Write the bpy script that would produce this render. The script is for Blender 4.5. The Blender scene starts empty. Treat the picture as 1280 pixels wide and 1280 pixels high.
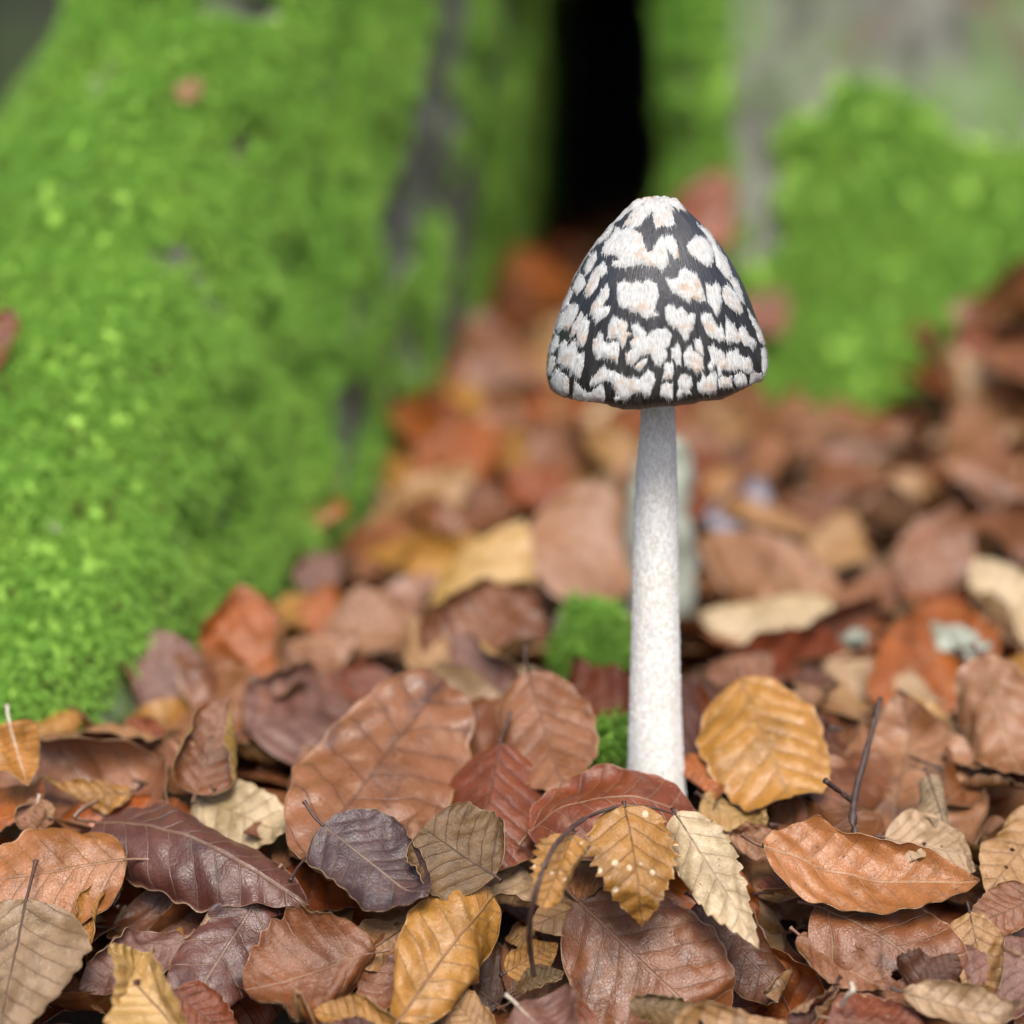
import bpy, bmesh, math, random
import numpy as np
from mathutils import Vector, Matrix, noise
from mathutils.bvhtree import BVHTree
from mathutils.geometry import delaunay_2d_cdt

sc = bpy.context.scene
COL = sc.collection
rad = math.radians

# ------------------------------------------------------------------ camera
F = 2600.0                      # focal length in photograph pixels (1280 wide)
PITCH = math.atan(700 / F)
SP, CP = math.sin(PITCH), math.cos(PITCH)
CAM = Vector((0, 0, 0.2523))
cam = bpy.data.cameras.new('camera')
camo = bpy.data.objects.new('camera', cam)
COL.objects.link(camo)
camo.location = CAM
camo.rotation_euler = (math.pi / 2 - PITCH, 0, 0)
cam.sensor_width = 36
cam.lens = 36 * F / 1280
cam.clip_start = 0.02
cam.clip_end = 400
cam.dof.use_dof = True
cam.dof.focus_distance = 0.598
APERTURE = 0.0185               # metres across the lens opening
cam.dof.aperture_fstop = (cam.lens / 1000) / APERTURE
sc.camera = camo

# ------------------------------------------------------------------ light
SUN_EL, SUN_AZ = 58, 176        # azimuth: where the sun stands, degrees clockwise from +Y
w = bpy.data.worlds.new('World')
sc.world = w
w.use_nodes = True
nt = w.node_tree
bg = nt.nodes['Background']
sky = nt.nodes.new('ShaderNodeTexSky')
sky.sky_type = 'NISHITA'
sky.sun_disc = False
sky.sun_elevation = rad(SUN_EL)
sky.sun_rotation = rad(SUN_AZ)
sky.air_density = 0.8
sky.dust_density = 4.0
sky.ozone_density = 0.6
nt.links.new(sky.outputs[0], bg.inputs[0])
bg.inputs[1].default_value = 0.11
sl = bpy.data.lights.new('sun', 'SUN')
sl.energy = 2.2
sl.angle = rad(26)
sl.color = (1.0, 0.95, 0.88)
so = bpy.data.objects.new('sun', sl)
COL.objects.link(so)
el, az = rad(SUN_EL), rad(SUN_AZ)
sdir = Vector((math.sin(az) * math.cos(el), math.cos(az) * math.cos(el), math.sin(el)))
so.rotation_euler = (-sdir).to_track_quat('-Z', 'Y').to_euler()
sc.view_settings.view_transform = 'Standard'
sc.view_settings.look = 'None'
sc.view_settings.gamma = 1.0
sc.view_settings.use_curve_mapping = False
sc.view_settings.exposure = 0.86
sc.render.engine = 'CYCLES'
sc.cycles.use_denoising = True
sc.cycles.max_bounces = 8
sc.cycles.transparent_max_bounces = 8
sc.cycles.caustics_reflective = False
sc.cycles.caustics_refractive = False

# ------------------------------------------------------------------ helpers
def lin(c):
    return tuple(((v / 255) / 12.92 if v / 255 <= 0.04045 else ((v / 255 + 0.055) / 1.055) ** 2.4) for v in c)

def link(name, mesh, parent=None, mat=None):
    o = bpy.data.objects.new(name, mesh)
    COL.objects.link(o)
    if parent is not None:
        o.parent = parent
    if mat is not None:
        mesh.materials.append(mat)
    return o

def empty(name, loc=(0, 0, 0)):
    o = bpy.data.objects.new(name, None)
    COL.objects.link(o)
    o.location = loc
    o.empty_display_size = 0.01
    return o

def tag(o, label, cat=None, group=None, kind=None):
    o['label'] = label
    if cat: o['category'] = cat
    if group: o['group'] = group
    if kind: o['kind'] = kind
    return o

def smooth(me):
    me.polygons.foreach_set('use_smooth', [True] * len(me.polygons))
    me.update()

def sstep(a, b, x):
    t = np.clip((x - a) / (b - a), 0, 1)
    return t * t * (3 - 2 * t)

def ray(px, py):
    xr, yu = (px - 640) / F, (640 - py) / F
    return Vector((xr, CP + yu * SP, -SP + yu * CP))

def project(P):
    d = P - CAM
    dep = d.y * CP - d.z * SP
    up = d.y * SP + d.z * CP
    return 640 + F * d.x / dep, 640 - F * up / dep, dep

def litter_z(x, y):
    """height of the top of the leaf litter"""
    t = 0.597 - y
    z = 0.0
    if t > 0:
        z = -0.85 * t * t / (t + 0.03)
    if y > 0.8:                      # leaves banked up against the tree
        z += 0.02 * min(1, (y - 0.8) / 0.5) * (0.4 + 0.6 * noise.noise(Vector((x * 4, y * 4, 3))))
    if x > 0.2 and y > 0.75:
        z += 0.10 * min(1.0, (x - 0.2) / 0.12) * min(1.0, (y - 0.75) / 0.3)
    z += 0.006 * noise.noise(Vector((x * 11, y * 11, 0.7)))
    return z

def ground_depth(px, py):
    r = ray(px, py)
    d, step = 0.35, 0.01
    while d < 8:
        P = CAM + r * d
        if P.z < litter_z(P.x, P.y):
            lo, hi = d - step, d
            for _ in range(18):
                m = (lo + hi) / 2
                P = CAM + r * m
                if P.z < litter_z(P.x, P.y): hi = m
                else: lo = m
            return hi
        d += step
        step = 0.01 if d < 1.5 else 0.05
    return d

def gpt(px, py, lift=0.0):
    P = CAM + ray(px, py) * ground_depth(px, py)
    return P + (CAM - P).normalized() * lift

# ------------------------------------------------------------------ materials
class NT:
    """small helper to write node trees"""
    def __init__(self, name):
        self.m = bpy.data.materials.new(name)
        self.m.use_nodes = True
        self.t = self.m.node_tree
        self.b = self.t.nodes['Principled BSDF']
        self.out = self.t.nodes['Material Output']
    def n(self, kind, **kw):
        nd = self.t.nodes.new(kind)
        for k, v in kw.items(): setattr(nd, k, v)
        return nd
    def put(self, sock, v):
        if hasattr(v, 'is_output') or isinstance(v, bpy.types.NodeSocket):
            self.t.links.new(v, sock)
        else:
            sock.default_value = v
    def math(self, op, a, b=0.0, c=None):
        nd = self.n('ShaderNodeMath', operation=op)
        self.put(nd.inputs[0], a); self.put(nd.inputs[1], b)
        if c is not None: self.put(nd.inputs[2], c)
        return nd.outputs[0]
    def mix(self, f, a, b, blend='MIX'):
        nd = self.n('ShaderNodeMix', data_type='RGBA', blend_type=blend)
        self.put(nd.inputs[0], f)
        for i, v in ((6, a), (7, b)):
            if isinstance(v, tuple) and len(v) == 3: v = (*v, 1)
            self.put(nd.inputs[i], v)
        return nd.outputs[2]
    def ramp(self, f, lo, hi, a=0.0, b=1.0):
        nd = self.n('ShaderNodeMapRange', interpolation_type='SMOOTHSTEP')
        self.put(nd.inputs[0], f)
        nd.inputs[1].default_value = lo; nd.inputs[2].default_value = hi
        nd.inputs[3].default_value = a; nd.inputs[4].default_value = b
        return nd.outputs[0]
    def noise(self, vec, scale, detail=3, rough=0.55, w=None, dist=0.0):
        nd = self.n('ShaderNodeTexNoise')
        if w is not None:
            nd.noise_dimensions = '4D'; self.put(nd.inputs['W'], w)
        if vec is not None: self.put(nd.inputs['Vector'], vec)
        nd.inputs['Scale'].default_value = scale
        nd.inputs['Detail'].default_value = detail
        nd.inputs['Roughness'].default_value = rough
        nd.inputs['Distortion'].default_value = dist
        return nd.outputs[0]
    def bump(self, h, strength, dist, normal=None):
        nd = self.n('ShaderNodeBump')
        nd.inputs['Strength'].default_value = strength
        nd.inputs['Distance'].default_value = dist
        self.put(nd.inputs['Height'], h)
        if normal is not None: self.put(nd.inputs['Normal'], normal)
        return nd.outputs[0]
    def attr(self, name, out=0):
        nd = self.n('ShaderNodeAttribute', attribute_name=name)
        return nd.outputs[out]

NV = 8.0        # pairs of side veins

def make_leaf_material():
    T = NT('dry leaf')
    uv = T.n('ShaderNodeUVMap', uv_map='UVMap')
    uv2 = T.n('ShaderNodeUVMap', uv_map='Side')
    s1 = T.n('ShaderNodeSeparateXYZ'); T.put(s1.inputs[0], uv.outputs[0])
    s2 = T.n('ShaderNodeSeparateXYZ'); T.put(s2.inputs[0], uv2.outputs[0])
    u, v = s1.outputs[0], s1.outputs[1]          # along / across, both in leaf lengths (v offset .5)
    t, side = s2.outputs[0], s2.outputs[1]       # 0..1 across the half width, 1 = upper face
    fx = T.n('ShaderNodeAttribute', attribute_name='fx')
    sf = T.n('ShaderNodeSeparateColor'); T.put(sf.inputs[0], fx.outputs[0])
    spots, vdark, blotch, seed = sf.outputs[0], sf.outputs[1], sf.outputs[2], fx.outputs[3]
    W = T.math('MULTIPLY', seed, 37.0)
    vc = T.math('ABSOLUTE', T.math('SUBTRACT', v, 0.5))
    wob = T.noise(uv.outputs[0], 5, 2, w=W)
    s = T.math('SUBTRACT', u, T.math('MULTIPLY', vc, 0.78))
    s = T.math('ADD', s, T.math('MULTIPLY', T.math('MULTIPLY', vc, vc), 0.55))
    s = T.math('ADD', s, T.math('MULTIPLY', T.math('SUBTRACT', wob, 0.5), 0.06))
    side_off = T.math('MULTIPLY', T.math('GREATER_THAN', v, 0.5), 0.3)
    fr = T.math('FRACT', T.math('ADD', T.math('MULTIPLY', s, T.math('MULTIPLY_ADD', seed, NV * .5, NV * .75)), side_off))
    dv = T.math('DIVIDE', T.math('ABSOLUTE', T.math('SUBTRACT', fr, 0.5)), NV)   # distance to a side vein
    vein = T.ramp(dv, 0.001, 0.0055, 1, 0)
    veinwide = T.ramp(dv, 0.0, 0.04, 1, 0)
    mid = T.ramp(vc, 0.004, 0.010, 1, 0)
    vfade = T.ramp(t, 0.75, 1.0, 1, 0.25)
    veins = T.math('MAXIMUM', T.math('MULTIPLY', vein, vfade), mid)
    net = T.n('ShaderNodeTexVoronoi', feature='DISTANCE_TO_EDGE')
    T.put(net.inputs['Vector'], uv.outputs[0]); net.inputs['Scale'].default_value = 46
    netm = T.ramp(net.outputs[0], 0.0, 0.14, 1, 0)

    c1 = T.attr('tint'); c2 = T.attr('tint2')
    base = T.mix(side, c2, c1)
    n1 = T.noise(uv.outputs[0], 3.2, 5, 0.62, w=W)
    n2 = T.noise(uv.outputs[0], 11, 5, 0.65, w=W)
    n3 = T.noise(uv.outputs[0], 60, 3, 0.6, w=W)
    hsv = T.n('ShaderNodeHueSaturation')
    hsv.inputs['Saturation'].default_value = 1.3; hsv.inputs['Value'].default_value = 0.48
    T.put(hsv.inputs['Color'], base)
    hsv2 = T.n('ShaderNodeHueSaturation')
    hsv2.inputs['Hue'].default_value = 0.515; hsv2.inputs['Saturation'].default_value = 0.8; hsv2.inputs['Value'].default_value = 1.42
    T.put(hsv2.inputs['Color'], base)
    col = T.mix(T.ramp(n1, 0.42, 0.68, 0, 0.8), base, hsv.outputs[0])
    col = T.mix(T.ramp(n2, 0.52, 0.75, 0, 0.7), col, hsv2.outputs[0])
    # rusty zones between the veins and along the margin
    rust = T.mix(0.5, base, (0.28, 0.10, 0.025))
    col = T.mix(T.math('MULTIPLY', T.ramp(n1, 0.28, 0.46, 0.75, 0), T.ramp(dv, 0.01, 0.06, 0.3, 1)), col, rust)
    # decay blotches
    nb = T.noise(uv.outputs[0], 4.5, 6, 0.68, w=T.math('ADD', W, 5.5))
    bl = T.math('MULTIPLY', T.ramp(nb, 0.53, 0.66), blotch)
    col = T.mix(bl, col, (0.035, 0.022, 0.026))
    col = T.mix(T.math('MULTIPLY', netm, 0.22), col, T.mix(1.0, col, (0.5, 0.42, 0.38), 'MULTIPLY'))
    vcol_d = T.mix(1.0, col, (0.30, 0.24, 0.22), 'MULTIPLY')
    vcol_l = T.mix(0.55, col, (0.55, 0.40, 0.26))
    col = T.mix(T.math('MULTIPLY', veins, T.ramp(n1, 0.3, 0.7, 0.75, 0.3)), col, T.mix(vdark, vcol_l, vcol_d))
    col = T.mix(T.math('MULTIPLY', T.math('MULTIPLY', veinwide, vdark), 0.22), col, T.mix(1.0, col, (0.5, 0.42, 0.4), 'MULTIPLY'))
    # specks
    sp = T.n('ShaderNodeTexVoronoi'); T.put(sp.inputs['Vector'], uv.outputs[0]); sp.inputs['Scale'].default_value = 30
    ssep = T.n('ShaderNodeSeparateColor'); T.put(ssep.inputs[0], sp.outputs['Color'])
    speck = T.math('MULTIPLY', T.ramp(sp.outputs['Distance'], 0.08, 0.22, 1, 0), T.math('GREATER_THAN', ssep.outputs[0], 0.72))
    col = T.mix(T.math('MULTIPLY', speck, 0.75), col, (0.03, 0.018, 0.012))
    sp2 = T.n('ShaderNodeTexVoronoi'); T.put(sp2.inputs['Vector'], uv.outputs[0]); sp2.inputs['Scale'].default_value = 9
    ss2 = T.n('ShaderNodeSeparateColor'); T.put(ss2.inputs[0], sp2.outputs['Color'])
    pale = T.math('MULTIPLY', T.ramp(sp2.outputs['Distance'], 0.18, 0.28, 1, 0), T.math('GREATER_THAN', ss2.outputs[1], 0.6))
    col = T.mix(T.math('MULTIPLY', pale, spots), col, (0.62, 0.50, 0.34))
    # pale dry rim
    rim = T.ramp(t, 0.965, 1.0, 0, 1)
    col = T.mix(T.math('MULTIPLY', rim, 0.5), col, (0.50, 0.34, 0.19))
    T.put(T.b.inputs['Base Color'], col)
    rg = T.math('ADD', T.ramp(n2, 0.3, 0.7, 0.31, 0.54), T.math('MULTIPLY', bl, 0.1))
    T.put(T.b.inputs['Roughness'], rg)
    T.b.inputs['Specular IOR Level'].default_value = 0.6
    h = T.math('MULTIPLY', veins, T.math('SUBTRACT', 0.6, side))
    h = T.math('ADD', h, T.math('MULTIPLY', veinwide, T.math('MULTIPLY', T.math('SUBTRACT', 0.5, side), 0.45)))
    h = T.math('ADD', h, T.math('MULTIPLY', n2, 1.5))
    h = T.math('ADD', h, T.math('MULTIPLY', n3, 0.22))
    h = T.math('SUBTRACT', h, T.math('MULTIPLY', netm, 0.06))
    bmp = T.bump(h, 0.75, 0.0007)
    T.put(T.b.inputs['Normal'], bmp)
    tr = T.n('ShaderNodeBsdfTranslucent')
    T.put(tr.inputs[0], T.mix(1.0, col, (1.35, 0.85, 0.5), 'MULTIPLY')); T.put(tr.inputs['Normal'], bmp)
    ms = T.n('ShaderNodeMixShader'); ms.inputs[0].default_value = 0.10
    T.put(ms.inputs[1], T.b.outputs[0]); T.put(ms.inputs[2], tr.outputs[0])
    T.put(T.out.inputs[0], ms.outputs[0])
    return T.m

LEAF = make_leaf_material()

def simple_mat(name, c1, c2, scale, rough=0.8, bump=0.4, dist=0.0005, detail=5, stretch=None):
    T = NT(name)
    tc = T.n('ShaderNodeTexCoord')
    vec = tc.outputs['Object']
    if stretch:
        mp = T.n('ShaderNodeMapping'); mp.inputs['Scale'].default_value = stretch
        T.put(mp.inputs[0], vec); vec = mp.outputs[0]
    n1 = T.noise(vec, scale, detail, 0.65)
    n2 = T.noise(vec, scale * 5, 3, 0.6)
    col = T.mix(T.ramp(n1, 0.32, 0.68), c1, c2)
    T.put(T.b.inputs['Base Color'], col)
    T.b.inputs['Roughness'].default_value = rough
    T.put(T.b.inputs['Normal'], T.bump(T.math('ADD', n1, T.math('MULTIPLY', n2, 0.4)), bump, dist))
    return T.m

M_SOIL = simple_mat('soil', (0.010, 0.006, 0.004), (0.030, 0.018, 0.010), 60, 0.9, 0.8, 0.003)
M_TWIG = simple_mat('twig bark', (0.030, 0.016, 0.014), (0.075, 0.040, 0.030), 260, 0.55, 0.6, 0.0004)
M_STALK = simple_mat('leaf stalk', (0.12, 0.055, 0.03), (0.22, 0.12, 0.07), 200, 0.5, 0.4, 0.0003)
M_STALK_DARK = simple_mat('dark leaf stalk', (0.035, 0.018, 0.015), (0.09, 0.045, 0.03), 200, 0.5, 0.4, 0.0003)
M_STALK_PALE = simple_mat('pale leaf stalk', (0.40, 0.33, 0.25), (0.55, 0.5, 0.42), 200, 0.6, 0.4, 0.0003)
M_LICHEN = simple_mat('lichen wood', (0.16, 0.17, 0.13), (0.46, 0.50, 0.42), 70, 0.9, 0.8, 0.002)
M_ROT = simple_mat('rotten bark', (0.045, 0.035, 0.03), (0.22, 0.20, 0.17), 90, 0.85, 0.8, 0.002)

# ------------------------------------------------------------------ the ground
def build_ground():
    xs = np.concatenate([-np.geomspace(60, 0.62, 16), np.linspace(-0.6, 0.6, 90), np.geomspace(0.62, 60, 16)])
    ys = np.concatenate([-np.geomspace(40, 0.3, 8), np.linspace(0.25, 2.2, 150), np.geomspace(2.3, 120, 24)])
    vs, fs = [], []
    for y in ys:
        for x in xs:
            k = max(0.0, 1 - max(0, math.hypot(x, y - 1) - 2) / 3)
            yy = max(y, 0.3)
            z = litter_z(x, yy) * k - 0.16 * (1 - k) - 0.030
            z += 0.006 * noise.noise(Vector((x * 30, y * 30, 5))) * k
            if math.hypot(x, y - 1) > 4:
                z += 0.5 * noise.noise(Vector((x * 0.12, y * 0.12, 9)))* min(1, (math.hypot(x, y - 1) - 4) / 20)
            vs.append((x, y, z))
    nx = len(xs)
    for j in range(len(ys) - 1):
        for i in range(nx - 1):
            fs.append((j * nx + i, j * nx + i + 1, (j + 1) * nx + i + 1, (j + 1) * nx + i))
    me = bpy.data.meshes.new('ground')
    me.from_pydata(vs, [], fs)
    smooth(me)
    T = NT('forest floor')
    tc = T.n('ShaderNodeTexCoord')
    n1 = T.noise(tc.outputs['Object'], 60, 5, 0.65)
    soil = T.mix(T.ramp(n1, 0.32, 0.68), (0.010, 0.006, 0.004), (0.030, 0.018, 0.010))
    vor = T.n('ShaderNodeTexVoronoi'); vor.inputs['Scale'].default_value = 16
    T.put(vor.inputs['Vector'], tc.outputs['Object'])
    sep = T.n('ShaderNodeSeparateColor'); T.put(sep.inputs[0], vor.outputs['Color'])
    lf = T.mix(sep.outputs[0], (0.10, 0.045, 0.02), (0.26, 0.14, 0.07))
    geo = T.n('ShaderNodeSeparateXYZ'); T.put(geo.inputs[0], tc.outputs['Object'])
    far = T.ramp(geo.outputs[1], 2.6, 4.0)
    T.put(T.b.inputs['Base Color'], T.mix(far, soil, lf))
    T.b.inputs['Roughness'].default_value = 0.9
    T.put(T.b.inputs['Normal'], T.bump(n1, 0.8, 0.003))
    o = link('ground', me, None, T.m)
    o['kind'] = 'structure'
    o['label'] = 'dark forest soil under the fallen leaves'
build_ground()

# ------------------------------------------------------------------ the mossy tree
ZL = [-0.08, 0.0, 0.055, 0.13, 0.23, 0.50, 1.2]
CT = [  # contour control points: one row per direction, one (x, y) per height from z = 0 up
    [(-.60, 1.50), (-.48, 1.52), (-.365, 1.55), (-.285, 1.58), (-.25, 1.62), (-.23, 1.68)],
    [(-.54, 1.10), (-.38, 1.15), (-.278, 1.20), (-.226, 1.22), (-.195, 1.28), (-.18, 1.42)],
    [(-.42, 0.80), (-.315, 0.90), (-.238, 1.00), (-.200, 1.06), (-.172, 1.15), (-.16, 1.32)],
    [(-.27, .675), (-.232, .755), (-.212, .855), (-.188, .955), (-.150, 1.07), (-.13, 1.26)],
    [(-.145, .655), (-.150, .710), (-.148, .805), (-.138, .93), (-.112, 1.05), (-.10, 1.25)],
    [(-.112, .80), (-.108, .83), (-.104, .89), (-.092, .98), (-.080, 1.08), (-.07, 1.28)],
    [(-.079, .94), (-.076, .97), (-.070, 1.01), (-.060, 1.07), (-.053, 1.15), (-.045, 1.33)],
    [(-.042, 1.17), (-.040, 1.18), (-.036, 1.20), (-.031, 1.23), (-.026, 1.27), (-.02, 1.40)],
    [(-.014, 1.50), (-.008, 1.50), (-.002, 1.50), (.006, 1.49), (.008, 1.36), (.01, 1.45)],
    [(.035, 2.00), (.040, 2.0), (.045, 1.98), (.050, 1.92), (.040, 1.41), (.04, 1.47)],
    [(.145, 2.00), (.145, 2.0), (.146, 1.98), (.144, 1.92), (.066, 1.41), (.07, 1.47)],
    [(.125, 1.50), (.122, 1.50), (.119, 1.50), (.116, 1.50), (.090, 1.38), (.09, 1.46)],
    [(.105, 1.20), (.101, 1.215), (.099, 1.24), (.098, 1.28), (.098, 1.34), (.10, 1.43)],
    [(.165, 1.12), (.162, 1.15), (.160, 1.18), (.158, 1.22), (.156, 1.29), (.15, 1.40)],
    [(.27, 1.10), (.268, 1.14), (.265, 1.18), (.262, 1.22), (.26, 1.28), (.25, 1.40)],
    [(.38, 1.16), (.372, 1.20), (.365, 1.24), (.36, 1.27), (.35, 1.33), (.34, 1.46)],
    [(.52, 1.36), (.50, 1.40), (.47, 1.43), (.45, 1.46), (.43, 1.50), (.41, 1.6)],
    [(.62, 1.75), (.59, 1.77), (.56, 1.78), (.54, 1.80), (.50, 1.80), (.47, 1.85)],
    [(.45, 2.25), (.43, 2.22), (.42, 2.2), (.40, 2.18), (.38, 2.15), (.35, 2.1)],
    [(.05, 2.45), (.05, 2.4), (.05, 2.37), (.05, 2.35), (.05, 2.3), (.05, 2.25)],
    [(-.40, 2.15), (-.36, 2.1), (-.32, 2.06), (-.28, 2.03), (-.25, 2.0), (-.24, 2.0)],
]

def catmull(p0, p1, p2, p3, t):
    return 0.5 * ((2 * p1) + (-p0 + p2) * t + (2 * p0 - 5 * p1 + 4 * p2 - p3) * t * t + (-p0 + 3 * p1 - 3 * p2 + p3) * t ** 3)

TREE_PER = 20
def tree_contour(level):
    pts = np.array([r[level] for r in CT])
    n = len(pts)
    out = []
    for i in range(n):
        for k in range(TREE_PER):
            out.append(catmull(pts[i - 1], pts[i], pts[(i + 1) % n], pts[(i + 2) % n], k / TREE_PER))
    return np.array(out)

STREAKS = [(5.75, -.02, .10, .24), (6.2, .04, .19, .22), (6.8, .12, .30, .28), (7.4, .02, .26, .24), (5.2, .11, .2, .12)]
def build_tree():
    lv = [tree_contour(0) * 1.0] + [tree_contour(i) for i in range(6)]
    zs = np.concatenate([np.linspace(-0.08, 0.0, 4)[:-1], np.linspace(0, 0.30, 62), np.linspace(0.31, 1.2, 40)])
    rows = []
    for z in zs:
        i = max(k for k in range(len(ZL) - 1) if ZL[k] <= z + 1e-9)
        t = (z - ZL[i]) / (ZL[i + 1] - ZL[i])
        a, b = lv[i], lv[i + 1]
        p, q = lv[max(0, i - 1)], lv[min(len(lv) - 1, i + 2)]
        c = catmull(p, a, b, q, t) if 0 < i < len(ZL) - 2 else a + (b - a) * t
        rows.append(np.column_stack([c, np.full(len(c), z)]))
    P = np.array(rows)                               # (nz, nc, 3)
    nz, nc = P.shape[:2]
    # outward normals (plan) for displacement
    tang = np.roll(P, -1, 1) - np.roll(P, 1, 1)
    dz = np.gradient(P, axis=0)
    N = np.cross(tang, dz)
    N /= np.linalg.norm(N, axis=2, keepdims=True) + 1e-12
    if N[nz // 2, 4 * TREE_PER, 1] > 0: N = -N
    # large lumps
    D = np.zeros((nz, nc))
    MOSS = np.zeros((nz, nc))
    for j in range(nz):
        for i in range(nc):
            x, y, z = P[j, i]
            v = Vector((x, y, z))
            k = i / TREE_PER
            if y > 2.05 or abs(x) > 0.45:
                D[j, i] = 0.02 * noise.noise(v * 5)
                MOSS[j, i] = 0
                continue
            lump = noise.noise(v * 14) * 0.006 + noise.noise(v * 34 + Vector((3, 1, 7))) * 0.0035
            if k > 4.6: lump += 0.007 * noise.noise(Vector((k * 2.6, z * 2.0, 4.1)))     # vertical flutes
            D[j, i] = lump + 0.004 * noise.noise(v * 60 + Vector((1, 5, 2))) * (k < 8)
            m = 1.0
            if 4.7 < k < 9.0:                        # bare bark streaks on the flank
                st = noise.noise(Vector((k * 2.3 + z * 7.0, z * 5.0, 2.3))) + 0.45 * noise.noise(v * 34)
                lim = 0.02 + 0.35 * max(0, 0.06 - z) / 0.06 * (k < 6)
                bare = 0.0
                for kc, z0, z1, wd in STREAKS:
                    kk = k - kc - 2.2 * (z - (z0 + z1) / 2) + 0.18 * noise.noise(Vector((z * 22, kc, 1)))
                    bare = max(bare, float(sstep(wd, wd * .35, abs(kk)) * sstep(z0 - .02, z0 + .02, z) * (1 - sstep(z1 - .03, z1 + .03, z))))
                st += 1.0 * bare
                m = float(sstep(-0.10, 0.05, 0.22 - st - 0.05 * float(sstep(5.0, 7.4, k)) + lim))
            elif 9.0 <= k <= 11.7:
                m = 0.0
            elif k > 11.7:
                st = noise.noise(Vector((k * 1.6, z * 5.5, 8.8))) + 0.7 * noise.noise(v * 18) + 0.5 * noise.noise(v * 45)
                m = float(sstep(-0.25, 0.20, -0.12 + 1.1 * (0.13 - z) / 0.13 - st + 0.55 * max(0, k - 14.3)))
                if k < 12.6: m = max(m, float(sstep(0.2, 0.05, st - 0.1)))
            else:
                st = noise.noise(v * 26 + Vector((9, 2, 2))) + .5 * noise.noise(v * 60)
                m = float(sstep(-0.60, -0.30, st))
            MOSS[j, i] = m
    P = P + N * D[:, :, None]
    verts = P.reshape(-1, 3)
    faces, mfaces = [], []
    flat = MOSS.reshape(-1)
    for j in range(nz - 1):
        for i in range(nc):
            i2 = (i + 1) % nc
            f = (j * nc + i, j * nc + i2, (j + 1) * nc + i2, (j + 1) * nc + i)
            faces.append(f)
            if max(flat[list(f)]) > 0.25 and zs[j] > -0.03 and zs[j] < 0.42:
                mfaces.append(f)
    faces.append(tuple(range((nz - 1) * nc, nz * nc)))
    root = empty('beech_tree', (0.05, 1.9, 0))
    tag(root, 'old tree with moss covered spreading roots and a dark hollow behind the mushroom', 'tree')
    me = bpy.data.meshes.new('trunk')
    me.from_pydata([tuple(v) for v in verts], [], faces)
    smooth(me)
    T = NT('tree bark')
    tc = T.n('ShaderNodeTexCoord')
    mp = T.n('ShaderNodeMapping'); mp.inputs['Scale'].default_value = (1, 1, 0.35)
    T.put(mp.inputs[0], tc.outputs['Object'])
    n1 = T.noise(mp.outputs[0], 30, 6, 0.7)
    n2 = T.noise(tc.outputs['Object'], 12, 5, 0.65)
    n4 = T.noise(tc.outputs['Object'], 16, 4, 0.6, w=3.0)
    col = T.mix(T.ramp(n1, 0.32, 0.68), (0.055, 0.055, 0.043), (0.19, 0.195, 0.165))
    col = T.mix(T.ramp(n2, 0.42, 0.62, 0, 0.8), col, (0.11, 0.19, 0.05))
    col = T.mix(T.ramp(n4, 0.52, 0.68, 0, 0.8), col, (0.10, 0.065, 0.045))
    hol_shade = T.attr('hollow')
    col = T.mix(hol_shade, col, (0.012, 0.016, 0.020))  # deep shade of the hollow painted in as blue-black colour
    T.put(T.b.inputs['Base Color'], col)
    T.b.inputs['Roughness'].default_value = 0.85
    T.put(T.b.inputs['Normal'], T.bump(n1, 0.9, 0.006))
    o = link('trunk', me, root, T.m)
    o.location = -root.location
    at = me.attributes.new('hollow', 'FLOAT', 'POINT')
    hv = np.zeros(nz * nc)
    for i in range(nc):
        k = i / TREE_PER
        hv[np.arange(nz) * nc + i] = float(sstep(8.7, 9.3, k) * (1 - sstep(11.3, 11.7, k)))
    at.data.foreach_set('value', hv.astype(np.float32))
    # moss coat, its own layer a little proud of the bark
    used = sorted({v for f in mfaces for v in f})
    idx = {v: n for n, v in enumerate(used)}
    Nf = N.reshape(-1, 3)
    mv, dens = [], []
    for v in used:
        p = Vector(verts[v]); nn = Vector(Nf[v])
        b = 0.0005 + flat[v] * (0.0035 + 0.0035 * noise.noise(p * 70) + 0.003 * noise.noise(p * 28))
        p = p + nn * (b if flat[v] > 0.05 else -0.002)
        mv.append(tuple(p)); dens.append(float(flat[v]))
    mm = bpy.data.meshes.new('moss')
    mm.from_pydata(mv, [], [tuple(idx[v] for v in f) for f in mfaces])
    smooth(mm)
    a = mm.attributes.new('dens', 'FLOAT', 'POINT')
    a.data.foreach_set('value', dens)
    mo = link('moss', mm, root)
    mo.location = -root.location
    mo['kind'] = 'stuff'
    mo['label'] = 'bright green feathery moss coating the roots'
    bvh = BVHTree.FromPolygons([Vector(v) for v in verts], faces[:-1])
    return mo, lv[1], bvh
MOSS_OBJ, FOOT, TREE_BVH = build_tree()

def tree_depth(px, py):
    r = ray(px, py)
    h = TREE_BVH.ray_cast(CAM, r.normalized())
    return h[3] / r.length if h[0] is not None else 1.2

def inside_foot(x, y):
    c, n, r = FOOT, len(FOOT), False
    j = n - 1
    for i in range(n):
        if (c[i][1] > y) != (c[j][1] > y) and x < (c[j][0] - c[i][0]) * (y - c[i][1]) / (c[j][1] - c[i][1]) + c[i][0]:
            r = not r
        j = i
    return r

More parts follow.
